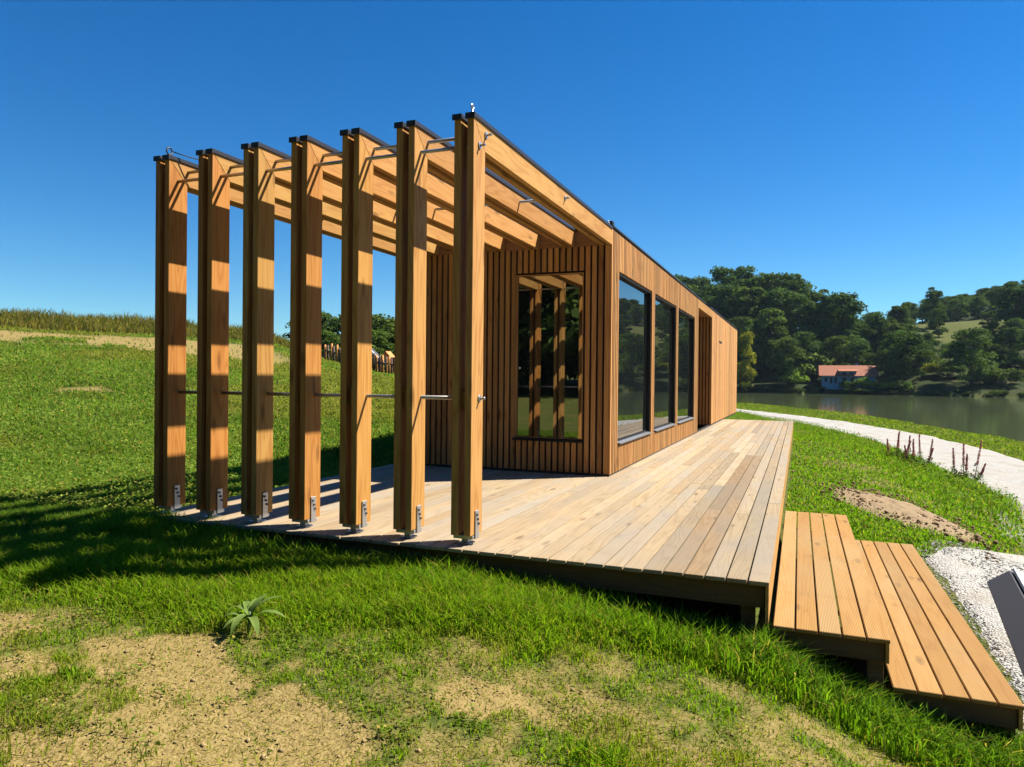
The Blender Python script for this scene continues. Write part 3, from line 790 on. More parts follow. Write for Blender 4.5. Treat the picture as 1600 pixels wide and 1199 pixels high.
def tree(kind, x, y, h, label, group=None, color=(1, 1, 1), wide=1.0, name='tree', cat='tree', sink=0.0):
    cm, tm = random.choice(PROTO[kind])
    z = float(terrain(np.array([x]), np.array([y]))[0]) - sink
    t = thing(name, label, cat, (x, y, z), group)
    s = h / 12.0; t.scale = (s * wide, s * wide, s); t.rotation_euler = (0, 0, random.uniform(0, 6.28))
    for nm, me in (('crown', cm), ('trunk', tm)):
        o = bpy.data.objects.new(nm if kind != 'bush' or nm == 'crown' else 'stems', me); link(o, t)
        v = random.uniform(.85, 1.15)
        if nm == 'crown': o.color = (color[0] * v, color[1] * v, color[2] * v, 1)
    return t

random.seed(5)
G_WOOD = 'trees of the dense wood on the far shore'
L_WOOD = 'dark green broadleaf tree in the dense wood across the lake'
rows = [(9, 11, 13, 7.0), (20, 14, 17, 7.5), (33, 16, 19, 8.0), (46, 17, 20, 8.5), (58, 16, 19, 9.0)]
for (dd, h0, h1, sp) in rows:
    x = -60.0
    while x < 27:
        xx = x + random.uniform(-2, 2); yy = float(far_shore(np.array([xx]))[0]) + dd + random.uniform(-3, 3)
        u = (xx - .0) / yy * 190          # position along the shore as seen over the water
        skip = (dd < 12 and (1.5 < xx < 21 or -18 < xx < -8))
        if not skip:
            hh = random.uniform(h0, h1) * (1.0 if u < 0 else .74 if u < 13 else .68)
            kd = random.choice(['round', 'round', 'tall', 'tall', 'round'])
            if kd == 'tall': hh *= 1.1
            tint = random.choice([(.85, .95, .95), (1, 1, 1), (.75, .85, .9), (1.1, 1.08, .9), (.9, 1, 1.0)])
            tree(kd, xx, yy, hh, L_WOOD, G_WOOD, tint, random.uniform(.95, 1.2))
        x += sp * random.uniform(.68, 1.0)
# taller conifers that stand out of the wood
tree('conifer', 6.2, 214, 19, 'slim dark conifer rising left of a taller broad one in the wood', None, (.9, 1, 1), 1.1, 'conifer')
tree('tall', 10.8, 214, 20, 'tall broad tree rising highest above the red-roofed house', None, (.85, .95, .95), 1.2)
tree('conifer', 19.5, 214, 15, 'pointed conifer at the right end of the wood, in the dip before the hill', None, (1, 1, 1.1), 1.2, 'conifer')
# single things on the far bank
tree('tall', -12.6, 188.0, 14.5, 'tall yellowing tree beside the far end of the pavilion', None, (3.2, 2.1, .8), .72, sink=.5)
tree('bush', -1.0, 189.2, 5.0, 'pale green bushy shrub on the bank left of the red-roofed house', None, (1.7, 1.7, .9), 1.1, 'shrub', 'shrub')
tree('bush', 3.6, 199.0, 9.0, 'rounded grey-green tree just behind the red-roofed house', None, (1.45, 1.4, 1.1), .9)
tree('bush', 11.2, 187.0, 2.8, 'small green shrub in front of the middle of the red-roofed house', None, (1.2, 1.4, .8), 1.0, 'shrub', 'shrub')
tree('bush', 14.6, 186.6, 3.4, 'greyish bush covering the right part of the red-roofed house', None, (1.8, 1.8, 1.6), 1.1, 'shrub', 'shrub')
tree('bush', 19.6, 185.6, 2.6, 'low bright shrub on the bank right of the red-roofed house', None, (1.9, 1.9, .8), 1.1, 'shrub', 'shrub')
tree('bush', 22.4, 185.2, 3.0, 'grey-green shrub second to the right of the red-roofed house', None, (1.5, 1.55, 1.3), 1.1, 'shrub', 'shrub')
tree('round', 24.0, 192.0, 12.5, 'broad dark tree between the house and the open hillside', None, (.95, 1.02, .9), 1.15)
tree('round', 36.8, 187.5, 13.0, 'big round-crowned tree alone on the right bank, sloping shadow below', None, (1.05, 1.1, .95), 1.2)
tree('bush', 43.5, 188.5, 5.5, 'dark bush right of the big round-crowned tree on the bank', None, (.8, .8, .75), 1.0, 'shrub', 'shrub')
tree('bush', 31.0, 197.0, 4.5, 'yellowish bush on the slope left of the big round-crowned tree', None, (2.4, 1.7, .9), .8, 'shrub', 'shrub')
tree('tall', 40.3, 262.0, 13, 'single tall tree standing on the hillside meadow', None, (.9, 1, 1.0), .95)
tree('round', 39.3, 246.0, 8.5, 'smaller tree below the tall single tree on the meadow', None, (.9, .95, .85), .9)
tree('tall', 55.5, 232.0, 17, 'very dark tall tree at the right edge of the hillside', None, (.6, .75, .9), 1.15)
tree('tall', 60.5, 236.0, 15, 'dark tall tree cut by the right border, by the darkest one', None, (.65, .8, .9), 1.2)
G_MID = 'trees on the lower right hillside'
for (x, y, h) in [(50, 212, 9), (55, 209, 10), (60, 212, 11), (53, 222, 9), (49, 226, 7), (66, 214, 11), (72, 220, 12), (64, 202, 7), (78, 210, 12), (84, 222, 13), (92, 214, 12), (100, 205, 12), (110, 215, 13), (46, 216, 6), (51, 240, 8), (57, 246, 9), (29, 202, 7), (25, 206, 8), (31, 212, 6), (33, 220, 6)]:
    tree(random.choice(['round', 'tall']), x, y, h, 'dark tree massed on the lower right hillside', G_MID, (.8, .9, .9), 1.15)
for i in range(26):
    x = random.uniform(27, 75); y = random.uniform(193, 236)
    tree('bush', x, y, random.uniform(2.5, 5), 'scrubby bush on the lower right hillside', 'scrub on the lower right hillside', random.choice([(.8, .9, .8), (1.1, 1.1, .8), (1.3, 1.1, .8)]), 1.3, 'shrub', 'shrub')
G_RIDGE = 'trees along the hilltop ridge'
for i in range(64):
    y = random.uniform(296, 354); u = .106 + .2 * random.random() ** 1.3
    tree(random.choice(['round', 'round', 'tall']), y * u, y, random.uniform(6, 9), 'distant tree on the wooded hilltop ridge at right', G_RIDGE, random.choice([(1, 1.05, .95), (1.2, 1.2, .9), (.9, .95, 1)]), 1.3)
for i in range(9):
    x = 23.5 + i * .65 + random.uniform(-.6, .6)
    tree('round', x, 236 + random.uniform(-7, 7), random.uniform(5, 7.5), 'light green tree of the row edging the meadow on the left', 'trees edging the meadow', (1.3, 1.35, .95), 1.1)
# wood on the side of the lake outside the picture, mirrored in the side windows
for i in range(16):
    x = 90 + i * 9; tree('round', x, float(far_shore(np.array([x]))[0]) + random.uniform(8, 24), random.uniform(11, 15), 'dark tree massed on the lower right hillside', G_MID, (.85, .92, .9), 1.25)
for i in range(22):
    x = -20 + i * 3.4 + random.uniform(-1, 1)
    tree('bush', x, float(far_shore(np.array([x]))[0]) + random.uniform(1.0, 3.0), random.uniform(.9, 1.7), 'low dark growth at the waterline of the far bank', 'low growth along the far waterline', random.choice([(.6, .65, .6), (.8, .8, .6), (.5, .55, .5)]), 1.7, 'shrub', 'shrub')
# trees seen between the pergola posts
for (x, y, h, lab, tint) in [(-50, 62, 7.6, 'dark tree behind the dry mound between third and fourth pergola posts', (.8, .9, .9)), (-47.5, 65, 8.2, 'rounded tree seen just right of the fourth pergola post', (.9, 1, .95)),
        (-45.0, 66, 8.2, 'tree seen left of the fifth pergola post, behind the row of stakes', (.95, 1, .9)), (-42.5, 68, 8.4, 'dark tree crown behind the fifth pergola post', (.85, .95, .9)),
        (-39.6, 64, 7.8, 'broad pale green tree above the slide, left of the sixth post', (1.6, 1.5, .9)), (-37.6, 70, 9.2, 'dark tree close to the sixth pergola post', (.8, .9, .85)), (-34, 68, 9.0, 'tree mostly hidden by the sixth pergola post', (.85, .95, .9)),
        (-53.0, 64, 7.0, 'low dark tree beside the third pergola post', (.8, .9, .85)), (-41.0, 60, 5.5, 'low bushy tree under the pale green tree above the slide', (1.1, 1.15, .8)), (-46.5, 58, 5.0, 'low bushy tree behind the left end of the stakes', (1.0, 1.1, .8))]:
    tree('round', x, y, h, lab, None, tint, 1.35, sink=.6)
# trees behind the viewer, seen in the front window; set close and tall to block sky fill
for row, (yy, hh, sp) in enumerate(((-27.5, 17, 5.0), (-35, 21, 6.0), (-45, 25, 7.0))):
    x = -48.0 + row * 2
    while x < 34:
        tree(random.choice(['round', 'tall', 'round']), x + random.uniform(-1.2, 1.2), yy - random.uniform(0, 4), hh * random.uniform(.85, 1.15), 'tree mirrored in the front window of the pavilion', 'trees mirrored in the front window', random.choice([(.6, .7, .7), (.8, .9, .8), (.55, .65, .7)]), 1.25)
        x += sp * random.uniform(.85, 1.15)

# ------------------------------------------------------------------ house across the lake
HX0, HX1, HYc = 4.9, 17.6, 192.0
hz = .75
M['render'] = simple('pale blue house plaster', (0.17, 0.37, 0.56), .8, noise_amt=.08)
M['tiles'] = simple('red clay roof', (0.40, 0.115, 0.042), .8, noise_amt=.3, nscale=3)
M['hglass'] = simple('dark house window', (0.03, 0.04, 0.05), .1)
M['balc'] = simple('blue-grey boarding', (0.20, 0.27, 0.36), .7, noise_amt=.1)
hs = thing('house', 'pale blue house with red tiled roof and dormer on the far shore', 'house', ((HX0 + HX1) / 2, HYc, hz))
hw = obj('wall', prism_x([(-3.6, -1.2), (3.6, -1.2), (3.6, 2.3), (0, 4.35), (-3.6, 2.3)], HX1 - HX0 - 1.0), M['render'], hs, ((HX0 + HX1) / 2, HYc, hz))
rp = [(-4.5, 1.98), (0, 4.55), (4.5, 1.98), (4.5, 2.15), (0, 4.75), (-4.5, 2.15)]
rfh = obj('roof', prism_x(rp, HX1 - HX0 + .5), M['tiles'], hs, ((HX0 + HX1) / 2, HYc, hz))
box('chimney', 13.0, 13.7, HYc + .6, HYc + 1.3, hz + 3.8, hz + 5.2, M['render'], rfh, .02)
box('dormer', 9.3, 13.0, HYc - 3.75, HYc - 1.0, hz + 2.0, hz + 3.25, M['balc'], hs, .02)
dr = obj('dormer_roof', prism_x([(-2.2, 0), (2.4, .9), (2.4, 1.05), (-2.2, .15)], 4.3), M['tiles'], hs, (11.15, HYc - 2.0, hz + 3.15))
for (a, b, z0, z1, yy) in [(5.9, 6.6, .5, 1.9, -3.6), (7.1, 7.8, .2, 1.9, -3.6), (8.1, 8.8, .2, 1.9, -3.6), (9.9, 10.9, .3, 1.9, -3.6), (11.7, 12.6, .3, 1.9, -3.6), (14.4, 15.6, .4, 1.9, -3.6), (9.8, 10.8, 2.2, 3.0, -3.75), (11.4, 12.4, 2.2, 3.0, -3.75)]:
    w_ = box('window', a, b, HYc + yy - .06, HYc + yy + .05, hz + z0, hz + z1, M['render'], hs, .01)
    box('pane', a + .08, b - .08, HYc + yy - .08, HYc + yy - .062, hz + z0 + .08, hz + z1 - .08, M['hglass'], w_, 0)
box('balcony', 5.3, 14.0, HYc - 4.7, HYc - 3.75, hz + 1.75, hz + 1.93, M['balc'], hs, .01)

# ------------------------------------------------------------------ play corner seen between the posts
M['stake'] = simple('orange stained round wood', (0.72, 0.28, 0.045), .7, noise_amt=.3, nscale=8)
M['stake_shade'] = simple('shade-dark round wood', (0.12, 0.06, 0.035), .8, noise_amt=.3, nscale=8)  # shadows between the orange stakes, put into the wood colour
def stakes(x0, y0, x1, y1, n, h, label):
    gz = float(terrain(np.array([(x0 + x1) / 2]), np.array([(y0 + y1) / 2]))[0])
    t = thing('stake_fence', label, 'fence', ((x0 + x1) / 2, (y0 + y1) / 2, gz))
    for i in range(n):
        u = i / (n - 1); x = x0 + (x1 - x0) * u; y = y0 + (y1 - y0) * u; z = float(terrain(np.array([x]), np.array([y]))[0])
        hh = h * random.uniform(.85, 1.1)
        obj('stake', tube([(0, 0, -.3), (random.uniform(-.05, .05), 0, hh)], [.075, .065], 7), M['stake'] if i % 2 == 0 else M['stake_shade'], t, (x, y, z))  # every second stake takes the shade colour
    z0 = float(terrain(np.array([x0]), np.array([y0]))[0]); z1 = float(terrain(np.array([x1]), np.array([y1]))[0])
    obj('rail', tube([(x0, y0, z0 + h * .6), (x1, y1, z1 + h * .6)], .05, 6), M['stake_shade'], t)
stakes(-27.9, 33.0, -26.3, 33.2, 9, 1.15, 'short row of orange and shade-dark stakes seen left of the fifth post')
stakes(-24.4, 32.8, -22.8, 33.0, 9, 1.15, 'row of orange and shade-dark stakes at the foot of the slide')
SX, SY = -24.1, 34.0
gz = float(terrain(np.array([SX]), np.array([SY]))[0])
sld = thing('slide', 'small play slide with grey chute and orange peaked tower in the lawn', 'slide', (SX, SY, gz))
obj('chute', boxes_mesh([(-.85, .85, -.2, .2, -.03, .03), (-.85, .85, -.23, -.2, -.03, .10), (-.85, .85, .2, .23, -.03, .10)]), M['zinc'], sld, (SX - .75, SY, gz + 1.25)).rotation_euler = (0, R(40), 0)
for dx, dy in ((-.3, -.3), (.3, -.3), (-.3, .3), (.3, .3)):
    obj('post', tube([(0, 0, -.2), (0, 0, 1.15)], .06, 7), M['stake'], sld, (SX + .2 + dx, SY + dy, gz))
obj('tower_roof', prism_y([(-.38, 0), (.38, 0), (0, .38)], -.3, .3), M['stake'], sld, (SX + .2, SY, gz + 1.1))

# ------------------------------------------------------------------ soil heap, plants
def heap():
    n = 46; u = np.linspace(-1, 1, n); U, V = np.meshgrid(u, u)
    r = np.hypot(U, V); a = .65
    ang = math.atan2(-3.1, 1.2); c, s_ = math.cos(ang), math.sin(ang)
    X = 1.75 + U * 1.95 * c - V * .85 * s_; Y = 7.9 + U * 1.95 * s_ + V * .85 * c
    h = .11 * np.clip(1 - r ** 2, -.4, 1) * (.6 + .8 * fbm(X * 2.2, Y * 2.2, 4)) + (fbm(X * 9, Y * 9, 3) - .5) * .10 * np.clip(1.1 - r, 0, 1)
    Z = terrain(X, Y) + h - .02
    ii = np.arange(n * n).reshape(n, n); F = np.stack([ii[:-1, :-1], ii[:-1, 1:], ii[1:, 1:], ii[1:, :-1]], -1).reshape(-1, 4)
    o = obj('soil_heap', tri_mesh('heap', np.stack([X, Y, Z], -1).reshape(-1, 3) - np.array([1.75, 7.9, -.6]), F), M['soil'], None, (1.75, 7.9, -.6))
    return tag(o, 'low heap of bare brown soil in the grass behind the steps', 'soil heap')
heap()

def lumps(n, xy, size, flat=.6, seed=3, zoff=.0):
    """many small stones or clods as one mesh"""
    rng = np.random.default_rng(seed)
    base = np.array([[1, 0, 0], [-1, 0, 0], [0, 1, 0], [0, -1, 0], [0, 0, 1], [0, 0, -1]], dtype=float)
    tri = np.array([[0, 2, 4], [2, 1, 4], [1, 3, 4], [3, 0, 4], [2, 0, 5], [1, 2, 5], [3, 1, 5], [0, 3, 5]])
    s = size * rng.lognormal(0, .45, (n, 1, 1)); V = base[None] * s * rng.uniform(.6, 1.3, (n, 6, 1)) * np.array([1, 1, flat])
    a = rng.uniform(0, 6.28, n); ca, sa = np.cos(a), np.sin(a)
    V = np.stack([V[..., 0] * ca[:, None] - V[..., 1] * sa[:, None], V[..., 0] * sa[:, None] + V[..., 1] * ca[:, None], V[..., 2]], -1)
    z = terrain(xy[:, 0], xy[:, 1]) + zoff
    V += np.stack([xy[:, 0], xy[:, 1], z], -1)[:, None, :]
    F = (tri[None] + 6 * np.arange(n)[:, None, None]).reshape(-1, 3)
    col = np.repeat(rng.uniform(.75, 1.2, (n, 1)) * np.ones((1, 3)), 6, axis=0)
    return tri_mesh('lumps', V.reshape(-1, 3), F, col)
def lump_mat(name, c):
    mt, n, l, p = newmat(name); at = N(n, 'ShaderNodeAttribute'); at.attribute_name = 'tint'
    l.new(mixc(n, l, 1.0, at.outputs['Color'], alb(c), 'MULTIPLY'), p.inputs['Base Color']); p.inputs['Roughness'].default_value = .9; p.inputs['Specular IOR Level'].default_value = .2
    return mt
rg = np.random.default_rng(5)
xy = np.stack([1.55 + rg.beta(1.1, 2.2, 15000) * 3.2, rg.uniform(-1.4, 6.0, 15000)], -1)
xy = xy[(xy[:, 0] > np.interp(xy[:, 1], LE_Y, LE_X) - .12)]
g_ = obj('gravel', lumps(len(xy), xy, .0085, seed=4, zoff=.03), lump_mat('loose white stones', (0.56, 0.545, 0.505)), kind='stuff')
tag(g_, 'loose white stones of the gravel beside the lower step', 'gravel')
a_ = rg.normal(0, 1, (700, 2)) * np.array([.45, 1.0]); ang = math.atan2(-3.1, 1.2) - math.pi / 2
xy = np.stack([1.75 + a_[:, 0] * math.cos(ang) - a_[:, 1] * math.sin(ang), 7.9 + a_[:, 0] * math.sin(ang) + a_[:, 1] * math.cos(ang)], -1)
n_ = 5000; xy2 = np.stack([rg.uniform(-6.5, 1.5, n_), rg.uniform(-4.5, -.8, n_)], -1); xy2 = xy2[rg.random(n_) < bare_mask(xy2[:, 0], xy2[:, 1])]
o_ = obj('soil_crumbs', lumps(len(xy2), xy2, .0075, .7, seed=9, zoff=.002), lump_mat('dry soil crumbs', (0.40, 0.29, 0.13)), kind='stuff')
tag(o_, 'crumbs of dry soil on the bare patches in front', 'soil')
g_ = obj('soil_clods', lumps(700, xy, .020, .8, seed=6, zoff=.06), lump_mat('brown soil clods', (0.30, 0.20, 0.11)), kind='stuff')
tag(g_, 'brown clods strewn over the soil heap', 'clods')

def blade_leaf(bm, base, direction, length, width, droop, fold=.25, seg=6, lift=1.0):
    """one curved pointed leaf with a folded midrib"""
    d = Vector(direction).normalized(); side = d.cross(Vector((0, 0, 1))).normalized()
    pts = []
    p = Vector(base); ang = lift
    rows = []
    for i in range(seg + 1):
        t = i / seg
        w = width * (math.sin(math.pi * min(1, t * .9 + .1)) ** .8) * (1 if i < seg else 0.02)
        u_ = (d * math.sin(ang) * -1 if False else d * math.cos(ang) + Vector((0, 0, 1)) * math.sin(ang))
        nrm = side.cross(u_)
        rows.append((bm.verts.new(p - side * w + nrm * w * fold), bm.verts.new(p), bm.verts.new(p + side * w + nrm * w * fold)))
        p = p + u_ * (length / seg); ang -= droop / seg
    for i in range(seg):
        for k in (0, 1):
            f = bm.faces.new((rows[i][k], rows[i][k + 1], rows[i + 1][k + 1], rows[i + 1][k])); f.smooth = True
def set_tint(me, c, var=.2):
    n = len(me.vertices); a = me.attributes.new('tint', 'FLOAT_COLOR', 'POINT')
    v = np.ones((n, 4), dtype=np.float32); v[:, :3] = np.array(c) * np.random.default_rng(n).uniform(1 - var, 1 + var, (n, 1)); a.data.foreach_set('color', v.ravel())
# rosette plant in the foreground
px_, py_ = -3.18, -1.62
pz = float(terrain(np.array([px_]), np.array([py_]))[0])
pl = thing('broadleaf_weed', 'single grey-green weed with long pointed arching leaves in the foreground lawn', 'plant', (px_, py_, pz))
obj('stem', tube([(0, 0, -.05), (.01, 0, .09), (.015, 0, .15)], [.012, .01, .007], 6), simple('pale green stem', (.12, .18, .06), .6, noise_amt=.1), pl, (px_, py_, pz))
for k, (az, ln, lift, dr) in enumerate([(10, .30, .75, 1.5), (-35, .27, .5, 1.7), (40, .26, 1.0, 1.2), (165, .30, .55, 1.9), (200, .22, .7, 1.7), (110, .20, 1.0, 1.2), (75, .2, 1.1, 1.0), (-80, .24, .4, 1.6), (250, .2, .6, 1.6), (140, .22, .9, 1.4)]):
    bm = bmesh.new(); blade_leaf(bm, (0, 0, 0), (math.cos(R(az)), math.sin(R(az)), 0), ln, .026, dr, lift=lift)
    me = bpy.data.meshes.new('leaf'); bm.to_mesh(me); bm.free(); set_tint(me, (.13, .20, .085)); me.materials.append(M['herb'])
    obj('leaf', me, None, pl, (px_ + .01, py_, pz + .09 + .012 * (k % 4)))
# purple loosestrife by the path
def spike_mesh(h, r, rng):
    n = 260; t = rng.uniform(.42, 1, n); a = rng.uniform(0, 6.28, n); rr = r * (1.05 - t) ** .35 * rng.uniform(.6, 1.1, n)
    P = np.stack([rr * np.cos(a), rr * np.sin(a), t * h], -1); d = np.stack([np.cos(a), np.sin(a), 0 * a + .3], -1)
    V, F = leaf_quads(P, d, .016, rng); c = np.array([0.36, 0.14, 0.33]) * rng.uniform(.55, 1.2, (n, 1))
    m_ = 60; t2 = rng.uniform(.04, .45, m_); a2 = rng.uniform(0, 6.28, m_); P2 = np.stack([.05 * np.cos(a2), .05 * np.sin(a2), t2 * h], -1)
    V2, F2 = leaf_quads(P2, np.stack([0 * a2, 0 * a2, 1 + 0 * a2], -1), .045, rng, .3); c2 = np.array([.07, .12, .04]) * rng.uniform(.6, 1.3, (m_, 1))
    me = tri_mesh('spike', np.concatenate([V, V2]), np.concatenate([F, F2 + len(V)]), np.concatenate([np.repeat(c, 4, 0), np.repeat(c2, 4, 0)])); me.materials.append(M['herb']); return me
M['stalk'] = simple('red-brown stalk', (.12, .07, .05), .7, noise_amt=.1)
def loosestrife(x, y, spikes, label, seed):
    rng = np.random.default_rng(seed); z = float(terrain(np.array([x]), np.array([y]))[0])
    t = thing('loosestrife', label, 'flower', (x, y, z), )
    for (dx, dy, h, lean) in spikes:
        q = obj('flower_spike', spike_mesh(h, .034, rng), None, t, (x + dx, y + dy, z)); q.rotation_euler = (lean * .4, lean, 0)
        st = obj('stalk', tube([(0, 0, 0), (0, 0, h)], [.010, .006], 5), M['stalk'], q, (x + dx, y + dy, z)); 
    n = 160; a = rng.uniform(0, 6.28, n); r = .38 * np.sqrt(rng.random(n)); P = np.stack([r * np.cos(a), r * np.sin(a), rng.uniform(.02, .26, n) * (1 - r)], -1)
    V, F = leaf_quads(P, np.stack([np.cos(a) * .4, np.sin(a) * .4, 1 + 0 * a], -1), .06, rng, .35)
    c = np.array([.055, .085, .035]) * rng.uniform(.5, 1.4, (n, 1)); me = tri_mesh('leaves', V, F, np.repeat(c, 4, 0)); me.materials.append(M['herb'])
    obj('leaves', me, None, t, (x, y, z))
loosestrife(3.95, 15.2, [(-.18, 0, .82, -.05), (.02, .1, .95, 0), (.05, -.02, .7, .03), (.24, .05, 1.05, .13), (.33, .1, .5, .3)], 'clump of purple flower spikes nearest the camera, in the path edge', 1)
loosestrife(3.30, 17.8, [(-.1, 0, .8, 0), (.1, .2, .95, -.03), (.22, -.1, .6, .25), (.0, .3, .7, -.1), (.32, .2, .8, .1), (-.2, .2, .6, -.15)], 'purple flower spikes in the middle of the three clumps by the path', 2)
loosestrife(2.95, 18.6, [(-.1, .1, .85, .12), (.1, 0, .6, .3), (.25, .2, .7, .05), (-.25, .2, .6, -.1), (0, .3, .75, .0)], 'purple flower spikes farthest left along the path edge', 3)

# ------------------------------------------------------------------ grass and herbs
def blades(xy, h, w, col, seed, lean=.35, curve=.5, z=None):
    """curved three-triangle blades: V (n,5,3)"""
    rng = np.random.default_rng(seed); n = len(xy)
    if z is None: z = terrain(xy[:, 0], xy[:, 1])
    a = rng.uniform(0, 6.283, n); l_ = np.abs(rng.normal(0, lean, n)); hh = h * rng.uniform(.55, 1.3, n)
    dx, dy = np.cos(a), np.sin(a); sa = rng.uniform(0, 6.283, n); sx, sy = np.cos(sa), np.sin(sa)
    base = np.stack([xy[:, 0], xy[:, 1], z - .01], -1)
    mid = base + np.stack([dx * l_ * hh * .4, dy * l_ * hh * .4, hh * .62], -1)
    tip = base + np.stack([dx * (l_ * 1.0 + curve * rng.random(n)) * hh, dy * (l_ + curve * rng.random(n)) * hh, hh * (1 - .25 * l_)], -1)
    sd = np.stack([sx, sy, 0 * sx], -1) * (w * rng.uniform(.6, 1.3, n))[:, None]
    V = np.stack([base - sd * .8, base + sd * .8, mid + sd, mid - sd, tip], 1).reshape(-1, 3)
    k = 5 * np.arange(n)[:, None]
    F = np.concatenate([k + np.array([[0, 1, 2]]), k + np.array([[0, 2, 3]]), k + np.array([[3, 2, 4]])], 0)
    return V, F, np.repeat(col, 5, axis=0)
def join(parts):
    Vs, Fs, Cs, k = [], [], [], 0
    for V, F, C_ in parts: Vs.append(V); Fs.append(F + k); Cs.append(C_); k += len(V)
    return np.concatenate(Vs), np.concatenate(Fs), np.concatenate(Cs)
rg = np.random.default_rng(21)
def outside(xy):
    x, y = xy[:, 0], xy[:, 1]
    k = ~((x > XL + .03) & (x < .03) & (y > .14) & (y < 22.2)) & ~((x > -.02) & (x < 1.56) & (y > .12) & (y < 4.88)) & ~((x > XW - .1) & (x < X7) & (y > 4) & (y < 27.8))
    on_path = (x > np.interp(y, LE_Y, LE_X) + rg.normal(0, .10, len(x))) & (x < np.interp(y, RE_Y, RE_X) + rg.normal(0, .1, len(x)))
    return k & ~on_path
def gcolor(n, a, b, seed):
    r = np.random.default_rng(seed); t = r.random((n, 1)); c = np.array(a) * (1 - t) + np.array(b) * t
    dry = (r.random((n, 1)) < .09); c = np.where(dry, np.array([.26, .21, .085]) * r.uniform(.7, 1.2, (n, 1)), c)
    return c * r.uniform(.75, 1.25, (n, 1))
parts = []
# foreground lawn
n = 520000
xy = np.stack([rg.uniform(-9.5, 3.2, n), -4.9 + 5.15 * rg.random(n) ** .9], -1)
bmx = bare_mask(xy[:, 0], xy[:, 1]); dens = (1 - .35 * sst(.1, .5, bmx)) * (1 - .88 * sst(.60, .95, bmx))
patch = fbm(xy[:, 0] * 1.7 + 5, xy[:, 1] * 1.7 + 50, 3)
strip = sst(-.25, .22, xy[:, 1] - strip_b(xy[:, 0]))
dens = dens * (.42 + .58 * np.maximum(strip, sst(.42, .60, patch)))
xy = xy[(rg.random(n) < dens) & outside(xy)]
strip = sst(-.25, .22, xy[:, 1] - strip_b(xy[:, 0])); patch = fbm(xy[:, 0] * 1.7 + 5, xy[:, 1] * 1.7 + 50, 3)
bm_ = bare_mask(xy[:, 0], xy[:, 1])
hgt = (.048 + .080 * strip + .045 * sst(.45, .65, patch)) * (1 - .30 * bm_)
col = gcolor(len(xy), (.095, .185, .012), (.185, .25, .022), 1)
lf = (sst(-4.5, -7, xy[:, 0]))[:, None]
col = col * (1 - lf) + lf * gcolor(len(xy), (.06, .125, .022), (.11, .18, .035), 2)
thin = ((1 - strip) * sst(.1, .5, bm_))[:, None]
col = col * (1 - .55 * thin) + .55 * thin * gcolor(len(xy), (.15, .17, .03), (.22, .21, .05), 18)
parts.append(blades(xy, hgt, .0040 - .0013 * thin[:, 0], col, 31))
# taller fringe in front of deck and steps
n = 9000
x = rg.uniform(-6.2, 1.7, n); xy = np.stack([x, rg.uniform(-.55, .10, n)], -1)
xy = xy[outside(xy)]
parts.append(blades(xy, np.full(len(xy), .19), .0045, gcolor(len(xy), (.07, .15, .015), (.14, .23, .02), 3), 32, lean=.25))
n = 3500
xy = np.stack([rg.uniform(-.1, 1.6, n), rg.uniform(-.35, .12, n)], -1); xy = xy[outside(xy)]
parts.append(blades(xy, np.full(len(xy), .20), .005, gcolor(len(xy), (.06, .12, .02), (.11, .19, .03), 4), 33, lean=.4))
# dead straw and thin shoots lying over the dry soil
n = 42000
xy = np.stack([rg.uniform(-6.5, 2.2, n), rg.uniform(-4.6, -.6, n)], -1)
xy = xy[(rg.random(n) < .15 + bare_mask(xy[:, 0], xy[:, 1])) & outside(xy)]
parts.append(blades(xy, np.full(len(xy), .026), .0028, gcolor(len(xy), (.26, .20, .08), (.15, .15, .045), 14), 35, lean=1.6, curve=1.2))
V, F, Cc = join(parts)
o = obj('lawn_grass', tri_mesh('grass', V, F, Cc), M['grass'], kind='stuff'); tag(o, 'patchy bright green lawn grass in the foreground before the deck', 'grass')

# low broad herbs between the bare patches
def herbs(xy, size, col, seed, zr=(.01, .06), z=None):
    rng = np.random.default_rng(seed); n = len(xy)
    if z is None: z = terrain(xy[:, 0], xy[:, 1])
    P = np.stack([xy[:, 0], xy[:, 1], z + rng.uniform(zr[0], zr[1], n)], -1)
    V, F = leaf_quads(P, np.tile(np.array([[0, 0, 1.]]), (n, 1)), 1.0, rng, .55)
    V = V.reshape(n, 4, 3); V = (V - P[:, None, :]) * np.asarray(size).reshape(-1, 1, 1) + P[:, None, :]
    return V.reshape(-1, 3), F, np.repeat(col, 4, axis=0)
parts = []
cl = np.stack([rg.uniform(-5.5, .8, 900), rg.uniform(-4.2, -1.0, 900)], -1)
wgt = np.exp(-((cl[:, 0] + 3.4) / 1.4) ** 2) + .25
cl = cl[(rg.random(900) < wgt) & (rg.random(900) > .75 * sst(.45, .8, bare_mask(cl[:, 0], cl[:, 1])))]
xy = np.repeat(cl, 40, axis=0) + rg.normal(0, .05, (len(cl) * 40, 2))
parts.append(herbs(xy, rg.uniform(.006, .015, len(xy)), gcolor(len(xy), (.075, .13, .025), (.13, .18, .035), 5), 41))
V, F, Cc = join(parts)
o = obj('low_herbs', tri_mesh('herbs', V, F, Cc), M['herb'], kind='stuff'); tag(o, 'low broad-leaved herbs among the bare soil patches in front', 'herbs')

